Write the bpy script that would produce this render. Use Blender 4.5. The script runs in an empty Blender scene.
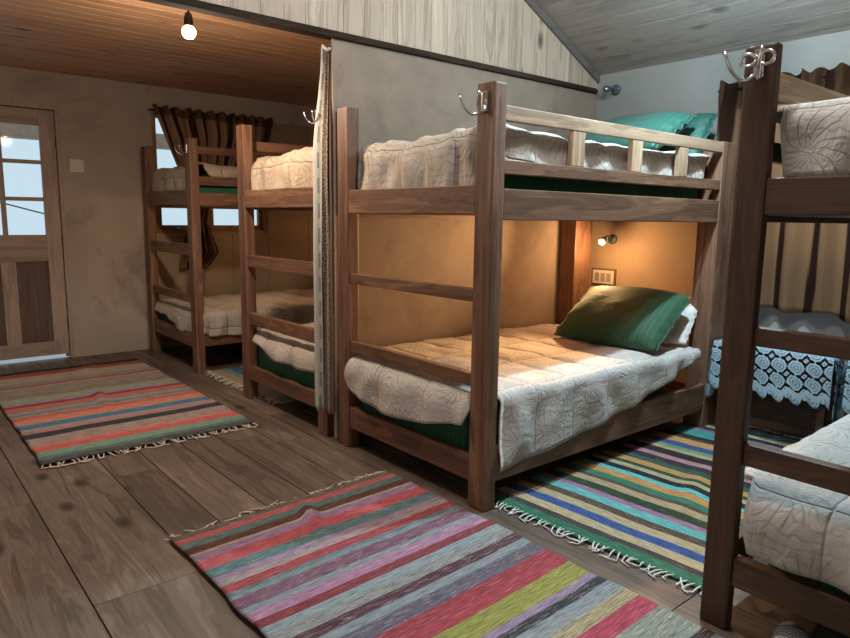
import bpy, bmesh, math, random
from mathutils import Vector, Matrix, noise

PI = math.pi
S = bpy.context.scene
COL = S.collection
random.seed(7)


# ------------------------------------------------------------------ helpers
def lin(h):
    h = h.lstrip('#')
    out = []
    for i in (0, 2, 4):
        c = int(h[i:i + 2], 16) / 255
        out.append(c / 12.92 if c <= 0.04045 else ((c + 0.055) / 1.055) ** 2.4)
    return (out[0], out[1], out[2], 1.0)


class MB:
    """collects shapes that become ONE mesh object"""

    def __init__(self):
        self.bm = bmesh.new()
        self.uv = self.bm.loops.layers.uv.new('UVMap')

    def box(self, x0, x1, y0, y1, z0, z1, bev=0.003, mat=None):
        t = bmesh.new()
        v = [t.verts.new((x, y, z)) for x in (x0, x1) for y in (y0, y1) for z in (z0, z1)]
        for f in ((0, 1, 3, 2), (4, 6, 7, 5), (0, 4, 5, 1), (2, 3, 7, 6), (0, 2, 6, 4), (1, 5, 7, 3)):
            t.faces.new([v[i] for i in f])
        if bev:
            bmesh.ops.bevel(t, geom=list(t.edges), offset=bev, segments=2, affect='EDGES', profile=0.6)
        self.join(t, mat)
        return self

    def join(self, t, mat=None):
        if mat is not None:
            bmesh.ops.transform(t, matrix=mat, verts=t.verts)
        bmesh.ops.recalc_face_normals(t, faces=t.faces)
        vm = {}
        for v in t.verts:
            vm[v] = self.bm.verts.new(v.co)
        for f in t.faces:
            try:
                nf = self.bm.faces.new([vm[v] for v in f.verts])
                nf.smooth = f.smooth
            except ValueError:
                pass
        t.free()

    def prism(self, pts, axis, a, b):
        """polygon pts in the two other axes, extruded along axis from a to b"""
        t = bmesh.new()

        def p(q, w):
            if axis == 'y':
                return (q[0], w, q[1])
            if axis == 'x':
                return (w, q[0], q[1])
            return (q[0], q[1], w)
        A = [t.verts.new(p(q, a)) for q in pts]
        B = [t.verts.new(p(q, b)) for q in pts]
        n = len(pts)
        t.faces.new(A)
        t.faces.new(B[::-1])
        for i in range(n):
            t.faces.new((A[i], A[(i + 1) % n], B[(i + 1) % n], B[i]))
        self.join(t)
        return self

    def tube(self, path, r, n=8):
        t = bmesh.new()
        P = [Vector(p) for p in path]
        R = r if isinstance(r, (list, tuple)) else [r] * len(P)
        rings = []
        up = Vector((0.31, 0.17, 0.93)).normalized()
        for i, p in enumerate(P):
            d = (P[min(i + 1, len(P) - 1)] - P[max(i - 1, 0)]).normalized()
            a = d.cross(up)
            if a.length < 0.05:
                a = d.cross(Vector((1, 0, 0)))
            a.normalize()
            b = d.cross(a)
            rings.append([t.verts.new(p + (a * math.cos(2 * PI * k / n) + b * math.sin(2 * PI * k / n)) * R[i]) for k in range(n)])
        for i in range(len(P) - 1):
            for k in range(n):
                f = t.faces.new((rings[i][k], rings[i][(k + 1) % n], rings[i + 1][(k + 1) % n], rings[i + 1][k]))
                f.smooth = True
        t.faces.new(rings[0])
        t.faces.new(rings[-1][::-1])
        self.join(t)
        return self

    def lathe(self, prof, n=24, mat=None):
        """prof: (radius, z) list"""
        t = bmesh.new()
        rings = []
        for r, z in prof:
            rings.append([t.verts.new((max(r, 1e-5) * math.cos(2 * PI * k / n), max(r, 1e-5) * math.sin(2 * PI * k / n), z)) for k in range(n)])
        for i in range(len(prof) - 1):
            for k in range(n):
                f = t.faces.new((rings[i][k], rings[i][(k + 1) % n], rings[i + 1][(k + 1) % n], rings[i + 1][k]))
                f.smooth = True
        t.faces.new(rings[0][::-1])
        t.faces.new(rings[-1])
        self.join(t, mat)
        return self

    def grid(self, nu, nv, fn, uvfn=None, smooth=True, keep=None, colfn=None, colname='stripe'):
        vs = [[self.bm.verts.new(fn(i / (nu - 1), j / (nv - 1))) for j in range(nv)] for i in range(nu)]
        cl = None
        if colfn:
            cl = self.bm.loops.layers.float_color.get(colname) or self.bm.loops.layers.float_color.new(colname)
        for i in range(nu - 1):
            for j in range(nv - 1):
                if keep and not keep((i + .5) / (nu - 1), (j + .5) / (nv - 1)):
                    continue
                f = self.bm.faces.new((vs[i][j], vs[i + 1][j], vs[i + 1][j + 1], vs[i][j + 1]))
                f.smooth = smooth
                ij = ((i, j), (i + 1, j), (i + 1, j + 1), (i, j + 1))
                for l, (a, b) in zip(f.loops, ij):
                    q = (a / (nu - 1), b / (nv - 1))
                    l[self.uv].uv = uvfn(*q) if uvfn else q
                if cl:
                    c = colfn((i + .5) / (nu - 1), (j + .5) / (nv - 1))
                    for l in f.loops:
                        l[cl] = c
        return self

    def build(self, name, mat, parent=None, solid=0, offset=-1):
        me = bpy.data.meshes.new(name)
        self.bm.to_mesh(me)
        self.bm.free()
        o = bpy.data.objects.new(name, me)
        COL.objects.link(o)
        me.materials.append(mat)
        if parent:
            o.parent = parent
        if solid:
            m = o.modifiers.new('solid', 'SOLIDIFY')
            m.thickness = solid
            m.offset = offset
        return o


def tag(o, label=None, cat=None, group=None, kind=None):
    if label: o['label'] = label
    if cat: o['category'] = cat
    if group: o['group'] = group
    if kind: o['kind'] = kind
    return o


def empty(name, loc=(0, 0, 0), rz=0):
    o = bpy.data.objects.new(name, None)
    COL.objects.link(o)
    o.location = loc
    o.rotation_euler = (0, 0, rz)
    o.empty_display_size = 0.1
    return o


def thing(name, label, cat, loc=(0, 0, 0), group=None, rz=0):
    return tag(empty(name, loc, rz), label, cat, group)


# ------------------------------------------------------------------ materials
class NT:
    def __init__(self, name):
        self.m = bpy.data.materials.new(name)
        self.m.use_nodes = True
        self.t = self.m.node_tree
        self.t.nodes.clear()
        self.out = self.n('ShaderNodeOutputMaterial')
        self.bsdf = self.n('ShaderNodeBsdfPrincipled')
        self.t.links.new(self.bsdf.outputs[0], self.out.inputs[0])

    def n(self, typ, **kw):
        nd = self.t.nodes.new(typ)
        for k, v in kw.items():
            setattr(nd, k, v)
        return nd

    def l(self, a, b):
        self.t.links.new(a, b)

    def math(self, op, a, b=None, c=None, clamp=False):
        nd = self.n('ShaderNodeMath', operation=op)
        nd.use_clamp = clamp
        for i, q in enumerate((a, b, c)):
            if q is None: continue
            if isinstance(q, (int, float)): nd.inputs[i].default_value = q
            else: self.l(q, nd.inputs[i])
        return nd.outputs[0]

    def vmath(self, op, a, b=None):
        nd = self.n('ShaderNodeVectorMath', operation=op)
        for i, q in enumerate((a, b)):
            if q is None: continue
            if isinstance(q, (tuple, list)): nd.inputs[i].default_value = q
            else: self.l(q, nd.inputs[i])
        return nd.outputs[0]

    def ramp(self, fac, stops, interp='LINEAR'):
        nd = self.n('ShaderNodeValToRGB')
        cr = nd.color_ramp
        cr.interpolation = interp
        while len(cr.elements) < len(stops): cr.elements.new(0.5)
        for e, (p, c) in zip(cr.elements, stops):
            e.position = p
            e.color = c if not isinstance(c, (int, float)) else (c, c, c, 1)
        self.l(fac, nd.inputs[0])
        return nd.outputs[0]

    def mix(self, fac, a, b, mode='MIX'):
        nd = self.n('ShaderNodeMix', data_type='RGBA', blend_type=mode)
        for i, q in ((0, fac), (6, a), (7, b)):
            if isinstance(q, (int, float)): nd.inputs[i].default_value = q
            elif isinstance(q, (tuple, list)): nd.inputs[i].default_value = q
            else: self.l(q, nd.inputs[i])
        return nd.outputs[2]

    def noise(self, vec, scale, detail=4, rough=0.55, dist=0.0, dims='3D'):
        nd = self.n('ShaderNodeTexNoise', noise_dimensions=dims)
        nd.inputs['Scale'].default_value = scale
        nd.inputs['Detail'].default_value = detail
        nd.inputs['Roughness'].default_value = rough
        nd.inputs['Distortion'].default_value = dist
        if vec is not None: self.l(vec, nd.inputs['Vector'])
        return nd.outputs['Fac']

    def mapping(self, vec, scale=(1, 1, 1), loc=(0, 0, 0), rot=(0, 0, 0)):
        nd = self.n('ShaderNodeMapping')
        nd.inputs['Scale'].default_value = scale
        nd.inputs['Location'].default_value = loc
        nd.inputs['Rotation'].default_value = rot
        self.l(vec, nd.inputs['Vector'])
        return nd.outputs[0]

    def bump(self, h, strength=0.3, dist=0.01):
        nd = self.n('ShaderNodeBump')
        nd.inputs['Strength'].default_value = strength
        nd.inputs['Distance'].default_value = dist
        self.l(h, nd.inputs['Height'])
        self.l(nd.outputs[0], self.bsdf.inputs['Normal'])

    def color(self, c):
        if isinstance(c, (tuple, list)): self.bsdf.inputs['Base Color'].default_value = c
        else: self.l(c, self.bsdf.inputs['Base Color'])

    def rough(self, r):
        if isinstance(r, (int, float)): self.bsdf.inputs['Roughness'].default_value = r
        else: self.l(r, self.bsdf.inputs['Roughness'])


def plain(name, c, rough=0.6, metal=0.0, var=0.0, scale=8):
    k = NT(name)
    if isinstance(c, str): c = lin(c)
    if var:
        tc = k.n('ShaderNodeTexCoord')
        f = k.noise(tc.outputs['Object'], scale, 5)
        k.color(k.mix(f, tuple(q * (1 - var) for q in c[:3]) + (1,), tuple(min(1, q * (1 + var)) for q in c[:3]) + (1,)))
    else:
        k.color(c)
    k.rough(rough)
    k.bsdf.inputs['Metallic'].default_value = metal
    return k.m


def wood(name, axis, dark, mid, light, island=False, knots=0.5, var=0.25, rough=0.55, grain=1.0, stain=0.0):
    """wood with its grain along an axis of the object"""
    k = NT(name)
    dark, mid, light = lin(dark), lin(mid), lin(light)
    tc = k.n('ShaderNodeTexCoord')
    if island:
        rnd = k.n('ShaderNodeNewGeometry').outputs['Random Per Island']
    else:
        rnd = k.n('ShaderNodeObjectInfo').outputs['Random']
    off = k.math('MULTIPLY', rnd, 37.0)
    cmb = k.n('ShaderNodeCombineXYZ')
    for i in range(3): k.l(off, cmb.inputs[i])
    p = k.vmath('ADD', tc.outputs['Object'], cmb.outputs[0])
    sc = [11 * grain] * 3
    i = 'xyz'.index(axis)
    sc[i] = 0.9 * grain
    g1 = k.noise(k.mapping(p, tuple(sc)), 1.0, 5, 0.6, 1.2)
    sc2 = [95 * grain] * 3
    sc2[i] = 2.5 * grain
    g2 = k.noise(k.mapping(p, tuple(sc2)), 1.0, 3, 0.6)
    # growth rings: a sine of the broad noise
    ring = k.math('SINE', k.math('MULTIPLY', g1, 42.0))
    ring = k.math('MULTIPLY_ADD', ring, 0.5, 0.5)
    f = k.math('ADD', k.math('MULTIPLY', g1, 0.75), k.math('MULTIPLY', ring, 0.12))
    f = k.math('ADD', f, k.math('MULTIPLY', g2, 0.22))
    c = k.ramp(f, [(0.32, dark), (0.56, mid), (0.78, light)])
    if knots:
        vo = k.n('ShaderNodeTexVoronoi', feature='F1')
        vo.inputs['Scale'].default_value = 1.0
        vo.inputs['Randomness'].default_value = 1.0
        s3 = [6.5] * 3
        s3[i] = 3.4
        k.l(k.mapping(p, tuple(s3)), vo.inputs['Vector'])
        kn = k.ramp(vo.outputs['Distance'], [(0.07, 1.0), (0.16, 0.6), (0.25, 0.0)])
        sel = k.math('GREATER_THAN', k.n('ShaderNodeSeparateColor').outputs[0], 0.5)
        sep = k.t.nodes[-2] if False else None
        sc_ = k.n('ShaderNodeSeparateColor')
        k.l(vo.outputs['Color'], sc_.inputs[0])
        sel = k.math('LESS_THAN', sc_.outputs[0], 0.45)
        kn = k.math('MULTIPLY', k.math('MULTIPLY', kn, sel), knots)
        c = k.mix(kn, c, tuple(q * 0.35 for q in dark[:3]) + (1,))
    if stain:
        s = k.noise(tc.outputs['Object'], 2.2, 5, 0.65)
        s = k.ramp(s, [(0.42, 0.0), (0.68, 1.0)])
        c = k.mix(k.math('MULTIPLY', s, stain), c, tuple(q * 0.8 for q in dark[:3]) + (1,))
    v = k.math('MULTIPLY_ADD', rnd, var, 1 - var * 0.5)
    hsv = k.n('ShaderNodeHueSaturation')
    k.l(v, hsv.inputs['Value'])
    k.l(c, hsv.inputs['Color'])
    k.color(hsv.outputs[0])
    k.rough(rough)
    k.bump(g2, 0.12, 0.004)
    return k.m


BED = {a: wood('bed_wood_' + a, a, '#483224', '#755542', '#99775d', knots=0.35) for a in 'xyz'}
PALE = {a: wood('pale_wood_' + a, a, '#7f6650', '#b3967b', '#cfb497', knots=0.4) for a in 'xyz'}
DARKB = {a: wood('dark_bed_wood_' + a, a, '#35241a', '#533b2c', '#6d503c', knots=0.3) for a in 'xyz'}
FLOORW = wood('floor_boards', 'y', '#443931', '#6f6156', '#8d7f72', island=True, knots=0.9, var=0.3, rough=0.5, stain=0.35)
GAP = plain('floor_gap', '#120d0a', 0.9)
LOWCEIL = wood('low_ceiling_boards', 'x', '#9a7658', '#c79f7c', '#d8b593', island=True, knots=1.0, var=0.16)
HIGHCEIL = wood('sloped_ceiling_boards', 'y', '#837c78', '#a39b95', '#b3aba4', island=True, knots=0.7, var=0.1)
GABLEW = wood('gable_boards', 'z', '#9a8b79', '#c4b39f', '#d6c8b6', island=True, knots=1.0, var=0.2)
BEAMW = wood('beam_wood', 'x', '#261f1a', '#3a312a', '#4a4038', rough=0.95)
BEAMW.node_tree.nodes['Principled BSDF'].inputs['Specular IOR Level'].default_value = 0.1
DOORW = {a: wood('door_wood_' + a, a, '#85746a', '#a8978b', '#b9a99e', knots=0.1, grain=0.8) for a in 'xz'}
DOORP = wood('door_panel_wood', 'z', '#4a3a34', '#604d46', '#71605a', knots=0.1, grain=0.6)
WINW = {a: wood('window_wood_' + a, a, '#6b4d36', '#97714f', '#b38b66', knots=0.2) for a in 'xyz'}
TABLEW = wood('table_wood', 'x', '#2c1e16', '#47332a', '#5a4335')


def plaster(name, a, b, stain, sc=1.3, amount=0.6, bumpy=0.25):
    k = NT(name)
    tc = k.n('ShaderNodeTexCoord')
    p = tc.outputs['Object']
    f = k.noise(p, sc * 2, 6, 0.6)
    c = k.mix(k.ramp(f, [(0.3, 0.0), (0.7, 1.0)]), lin(a), lin(b))
    s = k.noise(p, sc, 7, 0.68, 0.8)
    s = k.ramp(s, [(0.52, 0.0), (0.66, 1.0)])
    c = k.mix(k.math('MULTIPLY', s, amount), c, lin(stain))
    k.color(c)
    k.rough(0.85)
    g = k.noise(p, 60, 4, 0.6)
    k.bump(k.math('ADD', k.math('MULTIPLY', f, 2.0), g), bumpy, 0.006)
    return k.m


EARTH = plaster('earth_plaster', '#aa9f94', '#b9ada0', '#857a70', 1.1, 0.6)
GREYPL = plaster('pale_plaster', '#8f918e', '#9b9c98', '#82837f', 0.8, 0.35)
PLY = plaster('plywood_partition', '#8d8072', '#9f9181', '#7b6f62', 2.4, 0.6, 0.1)
TANPLY = plaster('plywood_headboard', '#a58f74', '#b39c80', '#98836a', 1.4, 0.4, 0.08)
TANWALL = plaster('tan_board_wall', '#98866f', '#a9967d', '#8a7863', 1.0, 0.4, 0.1)

METAL = plain('chrome', (0.75, 0.76, 0.78, 1), 0.18, 1.0)
IRON = plain('dark_metal', '#26241f', 0.45, 0.6)
WHITEP = plain('white_plastic', '#d8d2c6', 0.4)
SOCKG = plain('grey_plastic', '#9d9488', 0.5)
SOCKF = plain('socket_frame', '#6d5236', 0.5)
LAMPG = plain('lamp_grey_metal', '#5d6b74', 0.35, 0.5)
GREYF = plain('fringe_thread', '#dcd2c8', 0.9)
WHITEF = plain('fringe_thread_white', '#dcdcd8', 0.9)


def emis(name, c, s):
    k = NT(name)
    e = k.n('ShaderNodeEmission')
    e.inputs[0].default_value = c
    e.inputs[1].default_value = s
    k.l(e.outputs[0], k.out.inputs[0])
    return k.m


BULBW = emis('warm_bulb', (1.0, 0.62, 0.28, 1), 14)
BULBC = emis('cool_bulb', (0.80, 0.92, 1.0, 1), 14)


def glass(name):
    k = NT(name)
    tr = k.n('ShaderNodeBsdfTransparent')
    tr.inputs[0].default_value = (0.93, 0.96, 0.97, 1)
    gl = k.n('ShaderNodeBsdfGlossy')
    gl.inputs['Roughness'].default_value = 0.03
    mx = k.n('ShaderNodeMixShader')
    fr = k.n('ShaderNodeFresnel')
    fr.inputs[0].default_value = 1.1
    k.l(fr.outputs[0], mx.inputs[0])
    k.l(tr.outputs[0], mx.inputs[1])
    k.l(gl.outputs[0], mx.inputs[2])
    k.l(mx.outputs[0], k.out.inputs[0])
    return k.m


GLASS = glass('window_glass')


def cloth(name, c, rough=0.9, stripes=0, c2=None, sheen=0.15, sc=30):
    k = NT(name)
    tc = k.n('ShaderNodeTexCoord')
    uv = tc.outputs['UV']
    f = k.noise(tc.outputs['Object'], sc, 4)
    c = lin(c)
    col = k.mix(f, tuple(q * 0.8 for q in c[:3]) + (1,), tuple(min(1, q * 1.2) for q in c[:3]) + (1,))
    if stripes:
        sep = k.n('ShaderNodeSeparateXYZ')
        k.l(uv, sep.inputs[0])
        w = k.math('SINE', k.math('MULTIPLY', sep.outputs[0], stripes))
        w = k.ramp(w, [(0.45, 0.0), (0.55, 1.0)])
        col = k.mix(k.math('MULTIPLY', w, 0.55), col, lin(c2))
    k.color(col)
    k.rough(rough)
    k.bsdf.inputs['Sheen Weight'].default_value = sheen
    w2 = k.noise(tc.outputs['Object'], 14, 5, 0.6, 0.6)
    k.bump(w2, 0.35, 0.012)
    return k.m


GREEN = cloth('green_sheet', '#1d5a40', 0.8, 2 * PI / 0.03, '#297554')
GREEND = cloth('green_pillow', '#1f4930', 0.75, 2 * PI / 0.028, '#275a3e')
GREENU = cloth('green_satin', '#194e42', 0.6, 2 * PI / 0.035, '#1f5f50')
WHITEC = cloth('white_cloth', '#d5d2cc', 0.85)
TANC = cloth('tan_cloth', '#a8825c', 0.85)


def quilt_mat(name, base, line, accent, warmth=0.0):
    k = NT(name)
    tc = k.n('ShaderNodeTexCoord')
    uv = k.n('ShaderNodeUVMap').outputs[0]
    nz = k.n('ShaderNodeTexNoise')
    nz.inputs['Scale'].default_value = 6
    nz.inputs['Detail'].default_value = 2
    k.l(uv, nz.inputs['Vector'])
    wob = k.vmath('SUBTRACT', nz.outputs['Color'], (0.5, 0.5, 0.5))
    sc = k.n('ShaderNodeVectorMath', operation='SCALE')
    k.l(wob, sc.inputs[0])
    sc.inputs['Scale'].default_value = 0.06
    p = k.vmath('ADD', uv, sc.outputs[0])
    # burst-shaped leaf sprays around scattered centres
    vo = k.n('ShaderNodeTexVoronoi', voronoi_dimensions='2D', feature='F1')
    vo.inputs['Scale'].default_value = 4.2
    vo.inputs['Randomness'].default_value = 0.75
    k.l(p, vo.inputs['Vector'])
    d = k.vmath('SUBTRACT', p, vo.outputs['Position'])
    sp = k.n('ShaderNodeSeparateXYZ')
    k.l(d, sp.inputs[0])
    ang = k.math('ARCTAN2', sp.outputs[1], sp.outputs[0])
    dist = vo.outputs['Distance']
    s1 = k.math('ABSOLUTE', k.math('SINE', k.math('MULTIPLY_ADD', ang, 8.0, k.math('MULTIPLY', dist, 9.0))))
    spray = k.ramp(s1, [(0.0, 1.0), (0.22, 0.7), (0.42, 0.0)])
    rmask = k.ramp(dist, [(0.03, 0.0), (0.1, 1.0), (0.46, 1.0), (0.56, 0.0)])
    spray = k.math('MULTIPLY', spray, rmask)
    # thin vein lines
    wv = k.n('ShaderNodeTexWave', wave_type='BANDS')
    wv.inputs['Scale'].default_value = 9
    wv.inputs['Distortion'].default_value = 9
    wv.inputs['Detail'].default_value = 2
    wv.inputs['Detail Scale'].default_value = 1.2
    k.l(uv, wv.inputs['Vector'])
    vein = k.ramp(wv.outputs['Fac'], [(0.0, 0.8), (0.14, 0.0)])
    f = k.math('MAXIMUM', spray, k.math('MULTIPLY', vein, 0.7))
    fade = k.ramp(k.noise(uv, 3.1, 3), [(0.35, 0.35), (0.6, 1.0)])
    f = k.math('MULTIPLY', f, fade)
    blotch = k.ramp(k.noise(uv, 5.0, 4), [(0.35, 0.0), (0.7, 1.0)])
    c0 = k.mix(blotch, lin(base), tuple(q * 0.82 for q in lin(base)[:3]) + (1,))
    c = k.mix(k.math('MULTIPLY', f, 0.75), c0, lin(line))
    # a few small yellow flowers
    v2 = k.n('ShaderNodeTexVoronoi', voronoi_dimensions='2D', feature='F1')
    v2.inputs['Scale'].default_value = 2.1
    k.l(p, v2.inputs['Vector'])
    spot = k.ramp(v2.outputs['Distance'], [(0.05, 1.0), (0.1, 0.0)])
    sepc = k.n('ShaderNodeSeparateColor')
    k.l(v2.outputs['Color'], sepc.inputs[0])
    spot = k.math('MULTIPLY', spot, k.math('LESS_THAN', sepc.outputs[0], 0.45))
    c = k.mix(k.math('MULTIPLY', spot, 0.6), c, lin(accent))
    k.color(c)
    k.rough(0.88)
    k.bsdf.inputs['Sheen Weight'].default_value = 0.1
    # quilting seams (diagonal grid) + wrinkles
    su = k.n('ShaderNodeSeparateXYZ')
    k.l(uv, su.inputs[0])
    a, b = su.outputs[0], su.outputs[1]
    sa = k.math('ABSOLUTE', k.math('SINE', k.math('MULTIPLY', a, PI / 0.27)))
    sb = k.math('ABSOLUTE', k.math('SINE', k.math('MULTIPLY', b, PI / 0.36)))
    seam = k.math('MINIMUM', sa, sb)
    seam = k.ramp(seam, [(0.0, 0.0), (0.07, 0.8), (0.3, 1.0)])
    wr = k.noise(k.mapping(uv, (9, 14, 1)), 1.0, 5, 0.6, 1.5)
    h = k.math('ADD', k.math('MULTIPLY', seam, 1.1), k.math('MULTIPLY', wr, 1.0))
    h = k.math('ADD', h, k.math('MULTIPLY', f, -0.07))
    k.bump(h, 0.6, 0.014)
    return k.m


QUILT = quilt_mat('leaf_quilt', '#cdc9c3', '#827a72', '#c8a93a')
QUILTB = quilt_mat('leaf_quilt_beige', '#bcae9d', '#6e604f', '#b9963f')
QUILTG = quilt_mat('leaf_quilt_grey', '#c3bcb3', '#6f665c', '#b9a25a')


def rug_mat(name, dark=0.4):
    k = NT(name)
    at = k.n('ShaderNodeAttribute', attribute_name='stripe')
    tc = k.n('ShaderNodeTexCoord')
    uv = k.n('ShaderNodeUVMap').outputs[0]   # x along the stripe, y across
    f = k.noise(k.mapping(uv, (14, 200, 1)), 1.0, 3, 0.65)
    fl = k.noise(k.mapping(uv, (11, 130, 1)), 1.0, 3, 0.6)
    amt = k.math('MULTIPLY', k.ramp(fl, [(0.50, 0.0), (0.62, 1.0)]), at.outputs['Alpha'])
    hue = k.noise(k.mapping(uv, (12, 90, 1)), 1.0, 1)
    alt = k.ramp(hue, [(0.3, lin('#3b3a44')), (0.44, lin('#b9aeb2')), (0.52, lin('#7e6a7d')), (0.62, lin('#a9a78b')), (0.72, lin('#2b3236'))], 'CONSTANT')
    c = k.mix(k.math('MULTIPLY', amt, 0.75), at.outputs['Color'], alt)
    c = k.mix(k.ramp(f, [(0.33, 0.62), (0.58, 0.0)]), c, tuple([0.02] * 3) + (1,), 'MIX')
    c = k.mix(k.ramp(f, [(0.56, 0.0), (0.72, 0.35)]), c, lin('#cfc4c4'))
    hs = k.n('ShaderNodeHueSaturation')
    hs.inputs['Saturation'].default_value = 0.9
    hs.inputs['Value'].default_value = 1.05
    k.l(c, hs.inputs['Color'])
    k.color(hs.outputs[0])
    k.rough(0.95)
    sv = k.n('ShaderNodeSeparateXYZ')
    k.l(uv, sv.inputs[0])
    wa = k.math('SINE', k.math('MULTIPLY', sv.outputs[1], 2 * PI / 0.012))
    wb = k.math('SINE', k.math('MULTIPLY', sv.outputs[0], 2 * PI / 0.016))
    h = k.math('ADD', k.math('MULTIPLY', k.math('MULTIPLY', wa, wb), 0.5), k.math('MULTIPLY', f, 1.4))
    k.bump(h, 0.5, 0.006)
    return k.m


RUG = rug_mat('rag_rug')


def curtain_mat(name, tan, brown, trans, head):
    k = NT(name)
    uv = k.n('ShaderNodeUVMap').outputs[0]
    sp = k.n('ShaderNodeSeparateXYZ')
    k.l(uv, sp.inputs[0])
    n1 = k.noise(k.mapping(uv, (5, 1.1, 1)), 1.0, 2, 0.5, 0.7)
    band = k.math('FRACT', k.math('ADD', k.math('MULTIPLY', sp.outputs[0], 4.4), k.math('MULTIPLY', n1, 0.5)))
    m = k.ramp(band, [(0.0, 0.0), (0.40, 0.0), (0.46, 1.0), (0.68, 1.0), (0.74, 0.15), (1.0, 0.0)])
    lines = k.math('ABSOLUTE', k.math('SINE', k.math('ADD', k.math('MULTIPLY', sp.outputs[0], 190.0), k.math('MULTIPLY', n1, 60.0))))
    lm = k.ramp(lines, [(0.0, 1.0), (0.35, 0.0)])
    half = k.math('GREATER_THAN', band, 0.78)
    f = k.math('MAXIMUM', m, k.math('MULTIPLY', k.math('MULTIPLY', lm, half), 0.7))
    f = k.math('MAXIMUM', f, k.math('MULTIPLY', k.math('GREATER_THAN', k.math('ADD', sp.outputs[1], k.math('MULTIPLY', n1, 0.06)), head), 0.7))
    c = k.mix(f, lin(tan), lin(brown))
    k.color(c)
    k.rough(0.9)
    tl = k.n('ShaderNodeBsdfTranslucent')
    k.l(c, tl.inputs[0])
    mx = k.n('ShaderNodeMixShader')
    mx.inputs[0].default_value = trans
    k.l(k.bsdf.outputs[0], mx.inputs[1])
    k.l(tl.outputs[0], mx.inputs[2])
    k.l(mx.outputs[0], k.out.inputs[0])
    return k.m


CURT = curtain_mat('striped_curtain', '#bf9a75', '#4a2c20', 0.75, 1.22)
CURTL = curtain_mat('striped_curtain_left', '#b6947a', '#4a2b20', 0.4, 1.45)


def lace_mat():
    k = NT('lace')
    uv = k.n('ShaderNodeUVMap').outputs[0]
    cell = 0.088
    sp = k.n('ShaderNodeSeparateXYZ')
    k.l(uv, sp.inputs[0])
    u = k.math('SUBTRACT', k.math('FRACT', k.math('DIVIDE', sp.outputs[0], cell)), 0.5)
    v = k.math('SUBTRACT', k.math('FRACT', k.math('DIVIDE', sp.outputs[1], cell)), 0.5)
    r = k.math('SQRT', k.math('ADD', k.math('MULTIPLY', u, u), k.math('MULTIPLY', v, v)))
    a = k.math('ARCTAN2', v, u)
    pet = k.math('MULTIPLY', k.math('COSINE', k.math('MULTIPLY', a, 10)), 0.02)
    rr = k.math('ADD', r, pet)
    solid = k.ramp(rr, [(0.0, 1.0), (0.10, 0.0), (0.15, 1.0), (0.27, 0.0), (0.31, 1.0), (0.44, 0.0)], 'CONSTANT')
    # linking bars between the rings
    bar = k.math('MAXIMUM', k.math('LESS_THAN', k.math('ABSOLUTE', u), 0.03), k.math('LESS_THAN', k.math('ABSOLUTE', v), 0.03))
    dia = k.math('ADD', k.math('SUBTRACT', 0.5, k.math('ABSOLUTE', u)), k.math('SUBTRACT', 0.5, k.math('ABSOLUTE', v)))
    diam = k.ramp(dia, [(0.0, 0.0), (0.05, 1.0), (0.17, 0.0)], 'CONSTANT')
    outer = k.math('GREATER_THAN', r, 0.3)
    solid = k.math('MAXIMUM', solid, k.math('MAXIMUM', diam, k.math('MULTIPLY', bar, outer)))
    # plain band above the scalloped hem is in v < 0.03
    hem = k.math('LESS_THAN', sp.outputs[1], 0.085)
    hem = k.math('MULTIPLY', hem, k.math('GREATER_THAN', sp.outputs[1], 0.05))
    solid = k.math('MAXIMUM', solid, hem)
    k.color(lin('#9fbac7'))
    k.rough(0.9)
    tr = k.n('ShaderNodeBsdfTransparent')
    mx = k.n('ShaderNodeMixShader')
    k.l(solid, mx.inputs[0])
    k.l(tr.outputs[0], mx.inputs[1])
    k.l(k.bsdf.outputs[0], mx.inputs[2])
    k.l(mx.outputs[0], k.out.inputs[0])
    return k.m


LACE = lace_mat()
UNDERC = cloth('blue_under_cloth', '#5d7d8c', 0.9)

# ------------------------------------------------------------------ room shell
XW, XL = 2.25, -2.55         # headboard wall, wall on the camera side
YD, YN = 4.487, -3.2         # door wall, wall behind the camera
YP = 1.165                   # plane of the partition
ZL = 2.41                    # low ceiling
XR = -0.15                   # ridge


def roof(x):
    return 2.30 + 0.492 * (XW - x) if x >= XR else 2.30 + 0.492 * (XW - XR) - 0.492 * (XR - x)


def struct(o):
    return tag(o, kind='structure')


# floor of separate boards lying in a dark sub floor
seams = [-2.6, -2.36, -2.12, -1.80, -1.485, -1.125, -0.92, -0.70, -0.49, -0.27, -0.06, 0.16, 0.4, 0.62, 0.85, 1.08, 1.3, 1.55, 1.8, 2.03, 2.3]
rf = random.Random(3)
m = MB()
for a, b in zip(seams[:-1], seams[1:]):
    y = YN
    if abs(a + 1.485) < 0.01:
        cuts = [YN, -2.0, 0.30, 2.6, YD + 0.05]
    else:
        cuts = [YN]
        y = YN + rf.uniform(0.8, 2.4)
        while y < YD - 0.4:
            cuts.append(y)
            y += rf.uniform(1.9, 2.9)
        cuts.append(YD + 0.05)
    for c, d in zip(cuts[:-1], cuts[1:]):
        m.box(a + 0.0022, b - 0.0022, c + 0.0015, d - 0.0015, -0.025, 0.0, bev=0.002)
floor = struct(m.build('floor', FLOORW))
struct(MB().box(-2.6, 2.3, YN, YD + 0.05, -0.06, -0.0245, 0).build('floor_base', GAP))

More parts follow.
